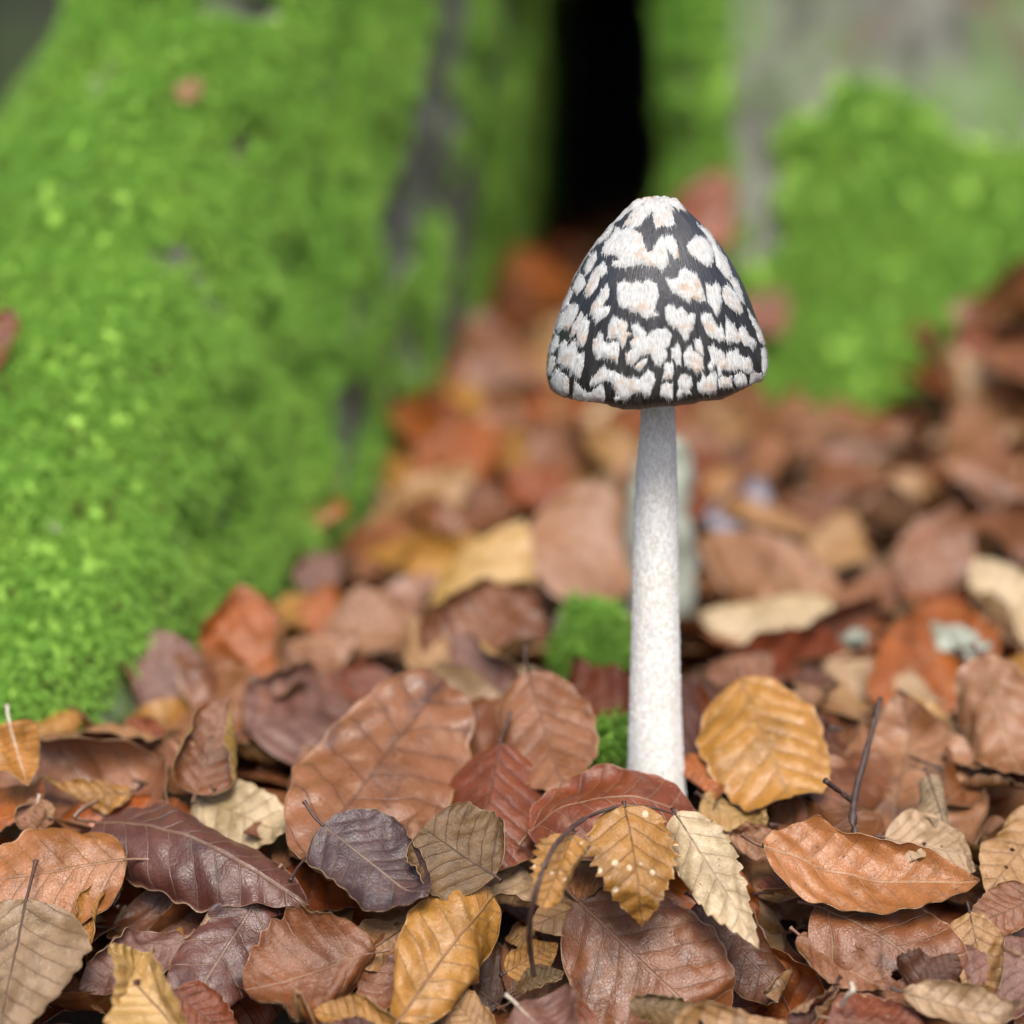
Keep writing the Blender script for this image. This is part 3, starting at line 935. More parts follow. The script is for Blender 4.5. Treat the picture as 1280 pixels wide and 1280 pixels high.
def build_mushroom():
    root = empty('mushroom', on_plane(821, 1010))
    tag(root, 'tall mushroom with white stem and black conical cap flecked with white scales', 'mushroom')
    R0 = root.location.copy()
    # ---- stem, from the photograph's edges
    rows = [(480, 803, 841), (520, 801, 844), (580, 796, 846), (650, 792, 847.5), (720, 790.5, 848), (800, 789, 849.5), (870, 787, 851),
            (930, 785.5, 853.5), (985, 784, 857), (1040, 783, 860)]
    pts = [on_plane((a + b) / 2, y) for y, a, b in rows]
    rr = [(b - a) / 2 / F * (STEM_Y / ray((a + b) / 2, y).y) for y, a, b in rows]
    nseg, ns = 120, 56
    zs = np.linspace(pts[-1].z, pts[0].z, nseg + 1)
    pz = [p.z for p in pts][::-1]
    px_ = np.interp(zs, pz, [p.x for p in pts][::-1]); pr = np.interp(zs, pz, rr[::-1])
    vs, fs = [], []
    for k in range(nseg + 1):
        for q in range(ns):
            an = 2 * math.pi * q / ns
            d = Vector((math.cos(an), math.sin(an), 0))
            c = Vector((px_[k], STEM_Y, zs[k]))
            r = pr[k] * (1 + 0.018 * noise.noise(Vector((math.cos(an) * 2, math.sin(an) * 2, zs[k] * 40)))) 
            r += 0.00018 * noise.noise(Vector((math.cos(an) * 9, math.sin(an) * 9, zs[k] * 420)))
            vs.append(tuple(c + d * r - R0))
    for k in range(nseg):
        for q in range(ns):
            q2 = (q + 1) % ns
            fs.append((k * ns + q, k * ns + q2, (k + 1) * ns + q2, (k + 1) * ns + q))
    me = bpy.data.meshes.new('stem'); me.from_pydata(vs, [], fs); smooth(me)
    T = NT('mushroom stem')
    tc = T.n('ShaderNodeTexCoord')
    mp = T.n('ShaderNodeMapping'); mp.inputs['Scale'].default_value = (1, 1, 0.55)
    T.put(mp.inputs[0], tc.outputs['Object'])
    n1 = T.noise(mp.outputs[0], 1100, 3, 0.6, dist=.4)
    n2 = T.noise(mp.outputs[0], 160, 3, 0.6)
    col = T.mix(T.ramp(n1, 0.42, 0.60), (0.64, 0.625, 0.57), (0.84, 0.84, 0.80))
    col = T.mix(T.ramp(n2, 0.5, 0.8, 0, 0.35), col, (0.55, 0.50, 0.43))
    T.put(T.b.inputs['Base Color'], col)
    T.b.inputs['Roughness'].default_value = 0.85
    T.b.inputs['Subsurface Weight'].default_value = 0.15
    T.b.inputs['Subsurface Radius'].default_value = (0.004, 0.003, 0.002)
    T.put(T.b.inputs['Normal'], T.bump(n1, 0.5, 0.0004))
    stem = link('stem', me, root, T.m)
    # woolly flecks standing off the stem
    rng = random.Random(4)
    vs, fs = [], []
    for _ in range(9000):
        z = rng.uniform(zs[0], zs[-1] - 0.002)
        an = rng.uniform(0, 2 * math.pi)
        r = float(np.interp(z, zs, pr)); cx = float(np.interp(z, zs, px_))
        dens = 1.0 - 0.55 * (z - zs[0]) / (zs[-1] - zs[0])
        if rng.random() > dens: continue
        d = Vector((math.cos(an), math.sin(an), 0)); tg = Vector((-math.sin(an), math.cos(an), 0))
        p = Vector((cx, STEM_Y, z)) + d * (r - 0.0001) - R0
        ln = rng.uniform(.0005, .0016); wd = rng.uniform(.00016, .00036); h = rng.uniform(.00010, .00030)
        ax = (UP * rng.choice((-1, -1, 1)) + tg * rng.uniform(-.9, .9)).normalized(); sd = ax.cross(d)
        i = len(vs)
        vs += [tuple(p - sd * wd), tuple(p + sd * wd), tuple(p + ax * ln * .55 + sd * wd * .8 + d * h * .7), tuple(p + ax * ln * .55 - sd * wd * .8 + d * h * .7),
               tuple(p + ax * ln + d * h), tuple(p + ax * ln * .6 - d * .0001)]
        fs += [(i, i + 1, i + 2, i + 3), (i + 3, i + 2, i + 4), (i + 1, i + 5, i + 2), (i, i + 3, i + 5), (i + 2, i + 5, i + 4), (i + 3, i + 4, i + 5)]
    me = bpy.data.meshes.new('fibres'); me.from_pydata(vs, [], fs); smooth(me)
    T = NT('stem wool'); T.b.inputs['Base Color'].default_value = (0.80, 0.81, 0.80, 1); T.b.inputs['Roughness'].default_value = 0.9
    me.polygons.foreach_set('use_smooth', [False] * len(me.polygons)); fo = link('fibres', me, stem, T.m); fo['kind'] = 'stuff'

    # ---- cap: turned profile, axis leaning a little
    Z1 = lambda x, y: (640 + x / 3.5556, 220 + y / 3.5556)
    apex = on_plane(*Z1(648, 96)); foot = on_plane(*Z1(648, 962))
    H = (apex - foot).length
    mm = 0.6075 / ray(822, 380).y / F / 3.5556        # metres for one zoomed pixel
    prof = [(96, 0), (97, 40), (104, 82), (118, 108), (150, 142), (210, 203), (290, 272), (400, 342), (500, 392), (620, 438),
            (710, 468), (780, 487), (832, 493), (864, 489), (888, 477), (896, 462), (886, 446), (800, 425), (680, 385), (540, 320), (400, 235), (330, 60)]
    # resample
    pp = [Vector((r, y)) for y, r in prof]
    fine = []
    for i in range(len(pp) - 1):
        m = 9
        for k in range(m):
            fine.append(catmull(pp[max(0, i - 1)], pp[i], pp[i + 1], pp[min(len(pp) - 1, i + 2)], k / m))
    fine.append(pp[-1])
    nc = 160
    tilt = Matrix.Rotation(rad(-1.8), 3, 'Y') @ Matrix.Rotation(rad(4.0), 3, 'X')
    pivot = foot
    vs, fs = [], []
    outer = 14 * 9
    for k, q in enumerate(fine):
        for j in range(nc):
            an = 2 * math.pi * j / nc
            ca, sa = math.cos(an), math.sin(an)
            y = (962 - q.y) * mm
            r = max(0, q.x) * mm
            low = max(0, (q.y - 500) / 460)
            nn = noise.noise(Vector((ca * 1.6, sa * 1.6, y * 25)))
            r *= 1 + 0.022 * nn * min(1, q.x / 200)
            r += low * 0.0008 * noise.noise(Vector((ca * 7, sa * 7, 2)))
            if k <= outer + 30: r += 0.00010 * math.sin(an * 74 + 3 * noise.noise(Vector((ca * 3, sa * 3, 0)))) * min(1, q.x / 150)
            y += low * low * 0.060 * ca * r + low * 0.0016 * noise.noise(Vector((ca * 2.3, sa * 2.3, 9)))
            if k > outer - 12: y += 0.0006 * noise.noise(Vector((ca * 22, sa * 22, 1)))
            P = tilt @ Vector((ca * r, sa * r, y)) + pivot
            vs.append(tuple(P - R0))
    for k in range(len(fine) - 1):
        for j in range(nc):
            j2 = (j + 1) % nc
            fs.append((k * nc + j, (k + 1) * nc + j, (k + 1) * nc + j2, k * nc + j2))
    me = bpy.data.meshes.new('cap'); me.from_pydata(vs, [], fs); smooth(me)
    uvl = me.uv_layers.new(name='UVMap')
    li = np.empty(len(me.loops), np.int32); me.loops.foreach_get('vertex_index', li)
    kk, jj = li // nc, li % nc
    uu = jj / nc
    pj = np.repeat([f_[-1] for f_ in [[0]]], 1)
    for pi in range(len(fs)):
        if fs[pi][0] % nc == nc - 1:
            for q in range(4):
                if jj[pi * 4 + q] == 0: uu[pi * 4 + q] = 1.0
    uvl.data.foreach_set('uv', np.column_stack([uu, kk / len(fine)]).astype(np.float32).ravel())
    T = NT('mushroom cap')
    uv = T.n('ShaderNodeUVMap', uv_map='UVMap')
    mp = T.n('ShaderNodeMapping'); mp.inputs['Scale'].default_value = (260, 9, 1)
    T.put(mp.inputs[0], uv.outputs[0])
    n1 = T.noise(mp.outputs[0], 1.0, 4, 0.65)
    tc = T.n('ShaderNodeTexCoord')
    n2 = T.noise(tc.outputs['Object'], 110, 4, 0.6)
    n3 = T.noise(tc.outputs['Object'], 1500, 2, 0.6)
    sx = T.n('ShaderNodeSeparateXYZ'); T.put(sx.inputs[0], uv.outputs[0])
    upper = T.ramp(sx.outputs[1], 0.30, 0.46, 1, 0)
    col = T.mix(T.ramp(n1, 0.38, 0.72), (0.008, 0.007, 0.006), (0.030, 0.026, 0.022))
    col = T.mix(T.math('MULTIPLY', upper, T.ramp(n1, 0.35, 0.75, 0.15, 0.7)), col, (0.05, 0.058, 0.085))  # bluish sky sheen painted into the upper part of the cap
    col = T.mix(T.ramp(n2, 0.55, 0.75, 0, 0.5), col, (0.035, 0.026, 0.018))
    rimf = T.ramp(sx.outputs[1], 0.615, 0.66)
    col = T.mix(T.math('MULTIPLY', rimf, T.ramp(n1, 0.35, 0.65, 0.4, 1)), col, (0.13, 0.105, 0.085))
    gill = T.ramp(sx.outputs[1], 0.70, 0.76)
    col = T.mix(gill, col, (0.02, 0.016, 0.014))
    T.put(T.b.inputs['Base Color'], col)
    T.put(T.b.inputs['Roughness'], T.ramp(n1, 0.3, 0.7, 0.28, 0.48))
    T.b.inputs['Specular IOR Level'].default_value = 0.5
    hh = T.math('ADD', n1, T.math('MULTIPLY', n3, 0.3))
    T.put(T.b.inputs['Normal'], T.bump(hh, 0.8, 0.0004))
    cap = link('cap', me, root, T.m)
    # outer surface only, for laying the scales
    of = [f for f in fs if f[1] // nc <= outer + 4]
    bvh = BVHTree.FromPolygons([Vector(v) + R0 for v in vs], of)
    axis0 = tilt @ Vector((0, 0, 1))

    # ---- scales
    T = NT('cap scale')
    tc = T.n('ShaderNodeTexCoord')
    uv = T.n('ShaderNodeUVMap', uv_map='UVMap')
    mp = T.n('ShaderNodeMapping'); mp.inputs['Scale'].default_value = (2600, 420, 1)
    T.put(mp.inputs[0], uv.outputs[0])
    n1 = T.noise(mp.outputs[0], 1.0, 3, 0.6)
    n2 = T.noise(tc.outputs['Object'], 230, 4, 0.65)
    n3 = T.noise(tc.outputs['Object'], 60, 2, 0.5)
    col = T.mix(T.ramp(n1, 0.28, 0.58), (0.22, 0.24, 0.25), (0.55, 0.575, 0.58))
    tn = T.attr('tan', 2)
    tf = T.math('MULTIPLY', T.ramp(n2, 0.50, 0.66), T.math('MULTIPLY', tn, T.ramp(n3, 0.3, 0.6, 0.45, 1)))
    col = T.mix(tf, col, (0.42, 0.27, 0.16))
    col = T.mix(T.math('MULTIPLY', tn, 0.26), col, (0.55, 0.48, 0.40))
    T.put(T.b.inputs['Base Color'], col)
    T.b.inputs['Roughness'].default_value = 0.85
    T.put(T.b.inputs['Normal'], T.bump(T.math('ADD', n1, T.math('MULTIPLY', n2, 0.2)), 0.7, 0.0004))
    M_SC = T.m

    def patch(poly2, hit, h0, seed, spacing=2.0, fibre=(0, 1), tan_amt=1.0):
        """poly2 in a 2D chart (pixels); hit(x, y) -> point, normal on the cap; a raised ragged flake"""
        rng = random.Random(seed)
        n = len(poly2)
        bd = []
        for i in range(n):
            a, b = Vector(poly2[i]), Vector(poly2[(i + 1) % n])
            m = max(1, int((b - a).length / (spacing * .9)))
            for k in range(m):
                p = a + (b - a) * (k / m)
                j = (1 if len(bd) % 2 else -1) * rng.uniform(.1, 1) * spacing * 1.0
                if rng.random() < .3: j *= rng.uniform(1.2, 2.4)
                p = p + Vector(fibre) * j + Vector((-fibre[1], fibre[0])) * rng.uniform(-1, 1) * spacing * 0.18
                bd.append(p)
        xs = [p.x for p in bd]; ys = [p.y for p in bd]
        inner = []
        y = min(ys)
        def inside(p):
            r = False; j = len(bd) - 1
            for i in range(len(bd)):
                if (bd[i].y > p.y) != (bd[j].y > p.y) and p.x < (bd[j].x - bd[i].x) * (p.y - bd[i].y) / (bd[j].y - bd[i].y) + bd[i].x: r = not r
                j = i
            return r
        while y < max(ys):
            x = min(xs)
            while x < max(xs):
                p = Vector((x + rng.uniform(-.35, .35) * spacing, y + rng.uniform(-.35, .35) * spacing))
                if inside(p) and min((p - b).length for b in bd) > spacing * .5: inner.append(p)
                x += spacing
            y += spacing
        nb = len(bd)
        out = delaunay_2d_cdt(bd + inner, [(i, (i + 1) % nb) for i in range(nb)], [list(range(nb))], 1, 1e-5)
        co, _, fc, orig = out[0], out[1], out[2], out[3]
        ymn, ymx = min(ys), max(ys)
        vt, tn_, nr = [], [], []
        isb = []
        for k, p in enumerate(co):
            b = any(o < nb for o in orig[k]) if orig[k] else True
            isb.append(b)
            h = hit(p.x, p.y)
            if h is None: return None
            P, N = h
            db = 0 if b else min((p - q).length for q in bd)
            low = (p.y - ymn) / (ymx - ymn + 1e-6)
            hh = h0 * (0.25 + 0.75 * min(1, db / (2.5 * spacing))) * (0.55 + 0.9 * low) * (1 + 0.25 * noise.noise(P * 500))
            hh += 0.00012 * noise.noise(Vector((P.x * 2200, P.y * 2200, P.z * 500)))
            vt.append(P + N * max(hh, 0.00012)); nr.append((P, N))
            tn_.append(tan_amt * (0.35 + 0.65 * low))
        fs2 = [tuple(f) for f in fc]
        # skirt
        cnt = {}
        for f in fs2:
            for i in range(len(f)):
                e = (f[i], f[(i + 1) % len(f)])
                cnt[e] = cnt.get(e, 0) + 1
        verts = [tuple(v - R0) for v in vt]
        low_i = {}
        flip = None
        for (a, b) in list(cnt):
            if (b, a) in cnt: continue
            for q in (a, b):
                if q not in low_i:
                    low_i[q] = len(verts)
                    P, N = nr[q]
                    verts.append(tuple(P - N * 0.0001 - R0)); tn_.append(tn_[q])
            fs2.append((b, a, low_i[a], low_i[b]))
        # loose fibres along the upper and lower edges
        fv = Vector(fibre); sv = Vector((-fibre[1], fibre[0]))
        for p in bd:
            if rng.random() > .75: continue
            out_ = 1 if not inside(p + fv * 1.6) else (-1 if not inside(p - fv * 1.6) else 0)
            if not out_: continue
            ln = rng.uniform(1.5, 5.0) * spacing / 1.45; wd = rng.uniform(.25, .6)
            tipp = p + fv * out_ * ln + sv * rng.uniform(-.8, .8)
            q0 = p - fv * out_ * 1.2
            hs = [hit(*(q0 - sv * wd)), hit(*(q0 + sv * wd)), hit(*tipp)]
            if any(h is None for h in hs): continue
            i = len(verts)
            for h, e in zip(hs, (.0003, .0003, .00015)):
                verts.append(tuple(h[0] + h[1] * e - R0)); tn_.append(.1)
            fs2.append((i, i + 1, i + 2))
        me = bpy.data.meshes.new('scale')
        me.from_pydata(verts, [], fs2)
        bm = bmesh.new(); bm.from_mesh(me); bmesh.ops.recalc_face_normals(bm, faces=bm.faces)
        bm.to_mesh(me); bm.free()
        smooth(me)
        at = me.attributes.new('tan', 'FLOAT', 'POINT'); at.data.foreach_set('value', tn_)
        # fibres run from the top of the cap down: chart = angle, height
        ul = me.uv_layers.new(name='UVMap')
        for l in me.loops:
            v = me.vertices[l.vertex_index].co + R0 - pivot
            v = tilt.transposed() @ v
            ul.data[l.index].uv = (math.atan2(v.y, v.x) * 0.03, v.z)
        return link('scale', me, cap, M_SC)

    cx_top = 824
    def hit_px(x, y):
        for k in range(60):
            r = ray(x, y).normalized()
            loc, nor, _, _ = bvh.ray_cast(CAM, r)
            if loc is not None and nor.dot(r) < 0.05:
                return loc, nor
            x += (cx_top - x) * 0.012; y += (400 - y) * 0.006
        return None
    def hit_chart(x, y):
        """chart: x = angle * 110, y = pixels down the axis from the apex"""
        an = x / 110.0
        z = (866 - y * 3.5556) * mm
        o = tilt @ Vector((0, 0, z)) + pivot
        d = tilt @ Vector((math.cos(an), math.sin(an), 0))
        loc, nor, _, _ = bvh.ray_cast(o, d)
        if loc is None: return None
        if nor.dot(d) < 0: nor = -nor
        return loc, nor
    Q = {'Z': (640, 220, 3.5556), '1': (680, 240, 9.143), '2': (820, 240, 9.143), '3': (680, 380, 9.143), '4': (820, 380, 9.143)}
    polys = [
     ('Z', (400,345),(415,300),(440,270),(470,225),(490,245),(520,225),(545,240),(575,260),(590,320),(600,340),(625,330),(650,290),(665,265),(680,280),(690,340),(695,380),(680,410),(665,425),(640,405),(600,400),(560,395),(520,405),(490,410),(450,400),(445,380),(475,375),(465,355),(430,350)),
     ('Z', (672,288),(690,265),(715,270),(735,310),(742,365),(725,370),(705,340),(685,320)),
     ('Z', (775,310),(800,285),(815,265),(850,275),(880,300),(895,340),(890,385),(870,410),(850,395),(820,365),(790,345)),
     ('Z', (820,215),(870,240),(905,300),(922,330),(955,380),(975,440),(965,465),(935,435),(908,400),(899,350),(885,300),(850,250)),
     ('Z', (975,450),(1000,470),(1020,520),(1030,570),(1015,556),(990,510),(968,472)),
     ('Z', (470,480),(500,465),(530,480),(560,465),(575,480),(600,460),(640,480),(652,530),(640,570),(630,600),(655,620),(610,630),(585,635),(565,605),(540,610),(520,590),(485,585),(470,550)),
     ('Z', (683,458),(720,460),(740,450),(745,420),(770,412),(800,430),(820,440),(840,490),(860,555),(835,560),(800,545),(785,565),(765,545),(715,520)),
     ('Z', (860,480),(890,490),(905,475),(925,500),(930,560),(920,600),(905,622),(890,590),(870,560)),
     ('Z', (937,500),(955,485),(990,515),(1015,560),(1025,610),(1015,618),(985,600),(950,570),(934,540)),
     ('1', (600,690),(600,780),(540,900),(480,960),(470,860),(540,720)),
     ('1', (680,810),(715,850),(725,920),(640,980),(610,1080),(590,1120),(530,1190),(500,1210),(465,1150),(500,1060),(540,960),(610,860)),
     ('1', (410,930),(460,980),(480,1050),(430,1130),(380,1180),(330,1110),(360,1030)),
     ('1', (800,400),(760,480),(700,540),(600,600),(560,660),(560,600),(640,510),(720,420),(790,340)),
     ('1', (530,640),(480,740),(410,850),(330,950),(300,1010),(380,850),(440,720),(500,650)),
     ('Z', (425,485),(432,510),(430,540),(410,560),(405,580),(437,585),(430,610),(415,630),(395,640),(375,655),(365,635),(350,605),(360,570),(385,540),(400,510)),
     ('Z', (258,507),(240,550),(215,590),(225,600),(250,575),(272,515)),
     ('3', (290,10),(380,10),(400,60),(370,150),(320,230),(290,290),(230,290),(160,330),(140,300),(160,220),(190,110),(240,80)),
     ('3', (430,95),(450,160),(500,130),(490,180),(520,210),(505,330),(480,440),(450,480),(390,480),(380,400),(370,340),(330,370),(300,410),(310,330),(340,220),(380,180)),
     ('3', (130,360),(175,380),(160,490),(110,570),(65,560),(90,450)),
     ('3', (230,430),(270,430),(260,500),(360,410),(370,500),(390,580),(460,550),(455,700),(430,800),(410,860),(370,840),(330,790),(310,820),(300,760),(260,720),(210,750),(200,690),(150,690),(170,590),(180,480)),
     ('3', (75,600),(130,610),(120,700),(90,800),(50,820),(36,780),(50,680)),
     ('3', (145,745),(190,780),(240,820),(280,850),(285,950),(280,1030),(230,1050),(150,1010),(100,950),(80,880),(100,810)),
     ('3', (355,880),(400,930),(440,980),(500,1020),(540,1010),(600,960),(660,920),(690,1000),(700,1080),(680,1125),(560,1125),(480,1140),(400,1130),(330,1095),(340,1000)),
     ('3', (630,330),(670,360),(680,420),(720,460),(800,430),(850,440),(860,500),(850,580),(840,670),(790,640),(740,640),(700,620),(680,590),(650,620),(620,640),(590,590),(565,510),(570,410),(610,380)),
     ('3', (800,140),(860,180),(930,200),(960,240),(940,320),(1000,340),(950,380),(930,460),(900,500),(870,440),(840,380),(780,400),(720,390),(740,340),(740,260),(770,190)),
     ('Z', (530,665),(560,660),(590,690),(600,715),(640,680),(680,680),(708,700),(700,750),(680,770),(690,800),(660,845),(635,840),(620,800),(600,785),(590,800),(570,800),(540,840),(510,830),(505,790),(535,770),(525,740),(545,720)),
     ('Z', (602,808),(592,840),(566,866),(544,850),(562,830)),
     ('3', (530,930),(540,870),(610,790),(690,710),(720,760),(800,770),(860,800),(930,850),(990,860),(1050,840),(1080,870),(1150,810),(1190,750),(1250,800),(1270,880),(1240,960),(1210,1040),(1160,1060),(1120,1010),(1040,1020),(960,1060),(940,1090),(820,1105),(795,1080),(850,1050),(820,980),(770,900),(700,880),(620,910),(560,950)),
     ('4', (100,60),(140,10),(200,20),(240,70),(290,40),(340,90),(370,140),(390,105),(440,120),(435,240),(400,310),(370,340),(355,415),(320,415),(290,350),(250,270),(210,280),(150,230),(110,160)),
     ('4', (515,130),(570,110),(620,110),(650,190),(690,260),(720,280),(740,240),(770,320),(785,400),(760,420),(720,430),(670,400),(640,400),(570,320),(545,250),(510,190)),
     ('4', (800,155),(850,220),(890,240),(920,320),(950,330),(940,290),(980,260),(1020,280),(1060,370),(1130,430),(1130,470),(1100,530),(1060,480),(1010,490),(980,430),(920,450),(870,430),(810,450),(795,410),(802,370),(792,320)),
     ('4', (1040,60),(1090,130),(1150,230),(1200,320),(1236,400),(1220,460),(1180,440),(1150,340),(1110,260),(1070,160)),
     ('4', (1200,520),(1240,500),(1265,560),(1275,700),(1275,850),(1230,865),(1210,760),(1210,640)),
     ('4', (430,420),(500,400),(530,480),(540,595),(510,570),(460,540)),
     ('4', (310,590),(340,540),(370,500),(400,480),(420,540),(460,555),(500,600),(535,640),(540,750),(500,770),(440,780),(410,740),(330,700)),
     ('4', (170,510),(220,500),(245,450),(270,490),(285,560),(280,630),(290,690),(240,700),(220,650),(180,620)),
     ('4', (100,680),(190,670),(200,750),(180,860),(130,850),(70,850),(100,800),(90,740)),
     ('4', (590,490),(650,480),(690,500),(700,550),(730,520),(770,570),(800,620),(810,570),(860,540),(930,520),(950,590),(1010,620),(1060,610),(1090,680),(1100,780),(1050,800),(1000,780),(960,740),(890,770),(820,760),(750,740),(740,820),(710,830),(700,700),(670,680),(640,770),(590,720),(630,650),(620,580)),
     ('4', (280,820),(330,800),(400,850),(410,920),(380,980),(400,1020),(340,1030),(310,1010),(260,1070),(235,1040),(270,950),(250,890)),
     ('4', (70,920),(130,900),(190,930),(190,1020),(190,1085),(160,1105),(120,1075),(60,1055),(50,1010)),
     ('4', (530,800),(560,840),(600,830),(620,790),(640,810),(670,770),(690,830),(690,960),(680,1000),(630,1025),(530,1030),(470,970),(480,900),(520,870)),
     ('4', (710,860),(760,830),(800,850),(860,830),(860,900),(875,950),(830,958),(720,955)),
     ('4', (900,820),(950,790),(1000,800),(1030,850),(1040,920),(1035,935),(960,945),(920,935),(885,880)),
     ('4', (1080,810),(1120,780),(1170,800),(1200,790),(1215,865),(1160,905),(1100,930),(1068,925)),
     ('3', (75,420),(58,540),(36,530),(44,470)),
     ('3', (160,100),(130,230),(100,340),(88,290),(112,180)),
    ]
    made = 0
    for i, row in enumerate(polys):
        ox, oy, k = Q[row[0]]
        pl = [(ox + x / k, oy + y / k) for x, y in row[1:]]
        ctr = (sum(p[0] for p in pl) / len(pl), sum(p[1] for p in pl) / len(pl))
        pl = [(x + .2 * (x - ctr[0]) / (abs(x - ctr[0]) + abs(y - ctr[1]) + .1), y + .2 * (y - ctr[1]) / (abs(x - ctr[0]) + abs(y - ctr[1]) + .1)) for x, y in pl]
        fb = Vector((ctr[0] - 822, ctr[1] - 60)).normalized()
        if patch(pl, hit_px, 0.00036, 100 + i, 1.45, tuple(fb)): made += 1
    # crown scales round the apex, overlapping tufts
    rng = random.Random(8)
    for k in range(22):
        ring = k // 8
        an = (k % 8) / 8 * 2 * math.pi + ring * .4 + rng.uniform(-.2, .2)
        r0, r1 = [(0, 22), (9, 37), (19, 54)][ring]
        lenk = rng.uniform(.8, 1.15)
        pl = []
        wd = [0.62, 0.42, 0.34][ring]
        for a_, r_ in ((-.35, r0), (.35, r0), (.95, (r0 + r1) / 2), (.8, r1 * .86), (.35, r1 * .90), (.1, r1 * lenk), (-.3, r1 * .88), (-.75, r1 * .93), (-1, (r0 + r1) / 2)):
            pl.append((r_ * math.cos(an + a_ * wd), r_ * math.sin(an + a_ * wd)))
        def hit_top(x, y):
            o = tilt @ Vector((x * mm * 3.5556, y * mm * 3.5556, 0.2)) + pivot
            loc, nor, _, _ = bvh.ray_cast(o, -axis0)
            if loc is None: return None
            if nor.dot(axis0) < 0: nor = -nor
            return loc, nor
        patch(pl, hit_top, 0.0005 + 0.0003 * (2 - ring), 300 + k, 1.9, (math.cos(an), math.sin(an)), 1.25)
    # round the back, where the photograph does not look
    for row in range(7):
        y0 = 42 + row * 29
        nn = 5 + row * 2
        for q in range(nn):
            an = rad(14) + rad(152) * (q + rng.uniform(.2, .8)) / nn
            cx, cy = an * 110, y0 + rng.uniform(-6, 6)
            R_ = 110 * 0.5 * rad(152) / nn
            hh = rng.uniform(8, 13)
            pl = [(cx + R_ * rng.uniform(.65, .95) * math.cos(a), cy + hh * rng.uniform(.7, 1.1) * math.sin(a)) for a in np.linspace(0, 2 * math.pi, 11)[:-1]]
            patch(pl, hit_chart, 0.00075, 500 + row * 20 + q, 3.2, (0, 1))
build_mushroom()

# ------------------------------------------------------------------ fallen leaves one by one
L = leaf
G = 'leaves lying in front of the mushroom'
# --- lower left corner
L(158,1075,-60,1112,122,'pinkorange','large orange pink leaf with thin dark stalk, beside the grey tan leaf',cup=-.25,bend=-.15,stalk=.14,lay=4,vdark=.5,blotch=.2)
L(117,1015,385,1128,98,'purple','glossy red purple leaf with its orange underside edge curling over a dark gap',cup=-.5,bend=-.35,lay=3,ucol='darkorange',edge=-.9,wave=1.4,vdark=.35,blotch=.6,roll=-8,ragged=.02)
L(245,992,372,1052,78,'cream','cream leaf with fine brown veins lying flat between darker leaves',cup=.1,bend=.1,lay=-1,vdark=.7,blotch=.1)
L(33,1124,0,1315,150,'greytan','grey tan mottled leaf hanging from an upright dark stalk',cup=-.35,bend=-.1,lay=7,vdark=.75,blotch=.35,stalk=.30,smat=M_STALK_DARK,roll=0,under=True)
L(232,1172,98,1235,78,'mauve','small mauve leaf curling beside the dark purple leaf',cup=.45,bend=.3,lay=2,blotch=.3,vdark=.3)
L(338,1098,212,1300,120,'purple','long purple brown glossy leaf with wavy ribs',cup=-.3,bend=-.2,lay=2,blotch=.75,wave=1.6,pleat=1.6,vdark=.3)
L(232,1300,128,1192,112,'palegold','pale gold crinkled leaf with bright forked veins at the litter edge',cup=.35,bend=-.3,lay=8,under=True,vdark=.05,blotch=.1,pleat=1.7,ucol='gold')
L(215,1240,300,1300,66,'redbrown','small rust red leaf tucked under the pale gold crinkled leaf',cup=-.2,lay=4,blotch=.1)
L(98,1190,126,1096,40,'gold','narrow gold leaf curled on edge beside the mauve leaf',cup=1.1,fold=.4,lay=3,under=True,vdark=.1)
L(142,1132,84,1082,56,'mauve','half hidden mauve leaf under the large orange pink leaf',lay=1)
L(48,998,34,1040,44,'pink','small pink leaf tip with a pale stalk near the moss edge',lay=2,smat=M_STALK_PALE)
L(42,1012,-40,985,58,'orange','orange brown leaf pushed against the moss',lay=1,cup=.3)
L(165,992,30,996,38,'gold','flat striped golden leaf lying along the moss edge',cup=-.3,roll=-20,lay=1,pleat=1.6,vdark=.6)
# --- against the mossy root
L(12,903,36,992,52,'gold','golden leaf bent double on the moss with a white stalk',cup=.5,fold=.5,lay=6,under=True,blift=.012,tlift=.006,smat=M_STALK_PALE,stalk=.22,vdark=.2,blotch=.05)
L(20,912,104,890,48,'gold','golden half folded leaf resting on the moss',cup=-.5,fold=-.3,lay=6,blift=.012,tlift=.012,vdark=.5,blotch=.05,roll=-15,stalk=0)
L(258,980,94,914,64,'pinkbrown','pinkish brown leaf dipping like a trough below the moss',cup=.55,bend=.45,lay=3,blotch=.1,vdark=.3)
L(244,992,284,872,98,'brown','upright rust brown leaf with one pale edge rolled in',cup=.5,bend=.2,lay=2,edge=.9,tlift=.01,ucol='palegold',blotch=.1,vdark=.4)
L(190,893,203,788,108,'mauve','rounded purple mauve leaf leaning against the moss',cup=.3,lay=1,tlift=.012,ucol='gold',blotch=.4,vdark=.5,tip=.55)
L(198,938,158,898,38,'darkorange','small dark orange curled leaf below the mauve one',cup=.7,lay=2)
L(252,856,282,776,38,'tan','narrow tan leaf edge beside the rounded mauve leaf',cup=.8,lay=0,under=True)
L(332,858,300,730,100,'orange','bright orange brown leaf standing against the moss',cup=.35,lay=0,tlift=.012,wave=1.5)
L(326,842,446,800,62,'pink','pinkish leaf fold lying under the orange one',cup=-.35,lay=2,blotch=.1)
L(309,917,478,872,128,'mauve','broad mauve brown leaf with a straight dark midrib',cup=-.12,bend=-.1,lay=1,blotch=.5,vdark=.9,tip=.6)
L(442,802,384,728,64,'orange','striped orange leaf behind the pink fold',cup=.5,pleat=2,lay=1,tlift=.008)
L(446,722,362,700,50,'darkbrown','dark brown leaf at the foot of the bare bark',cup=.3,lay=0)
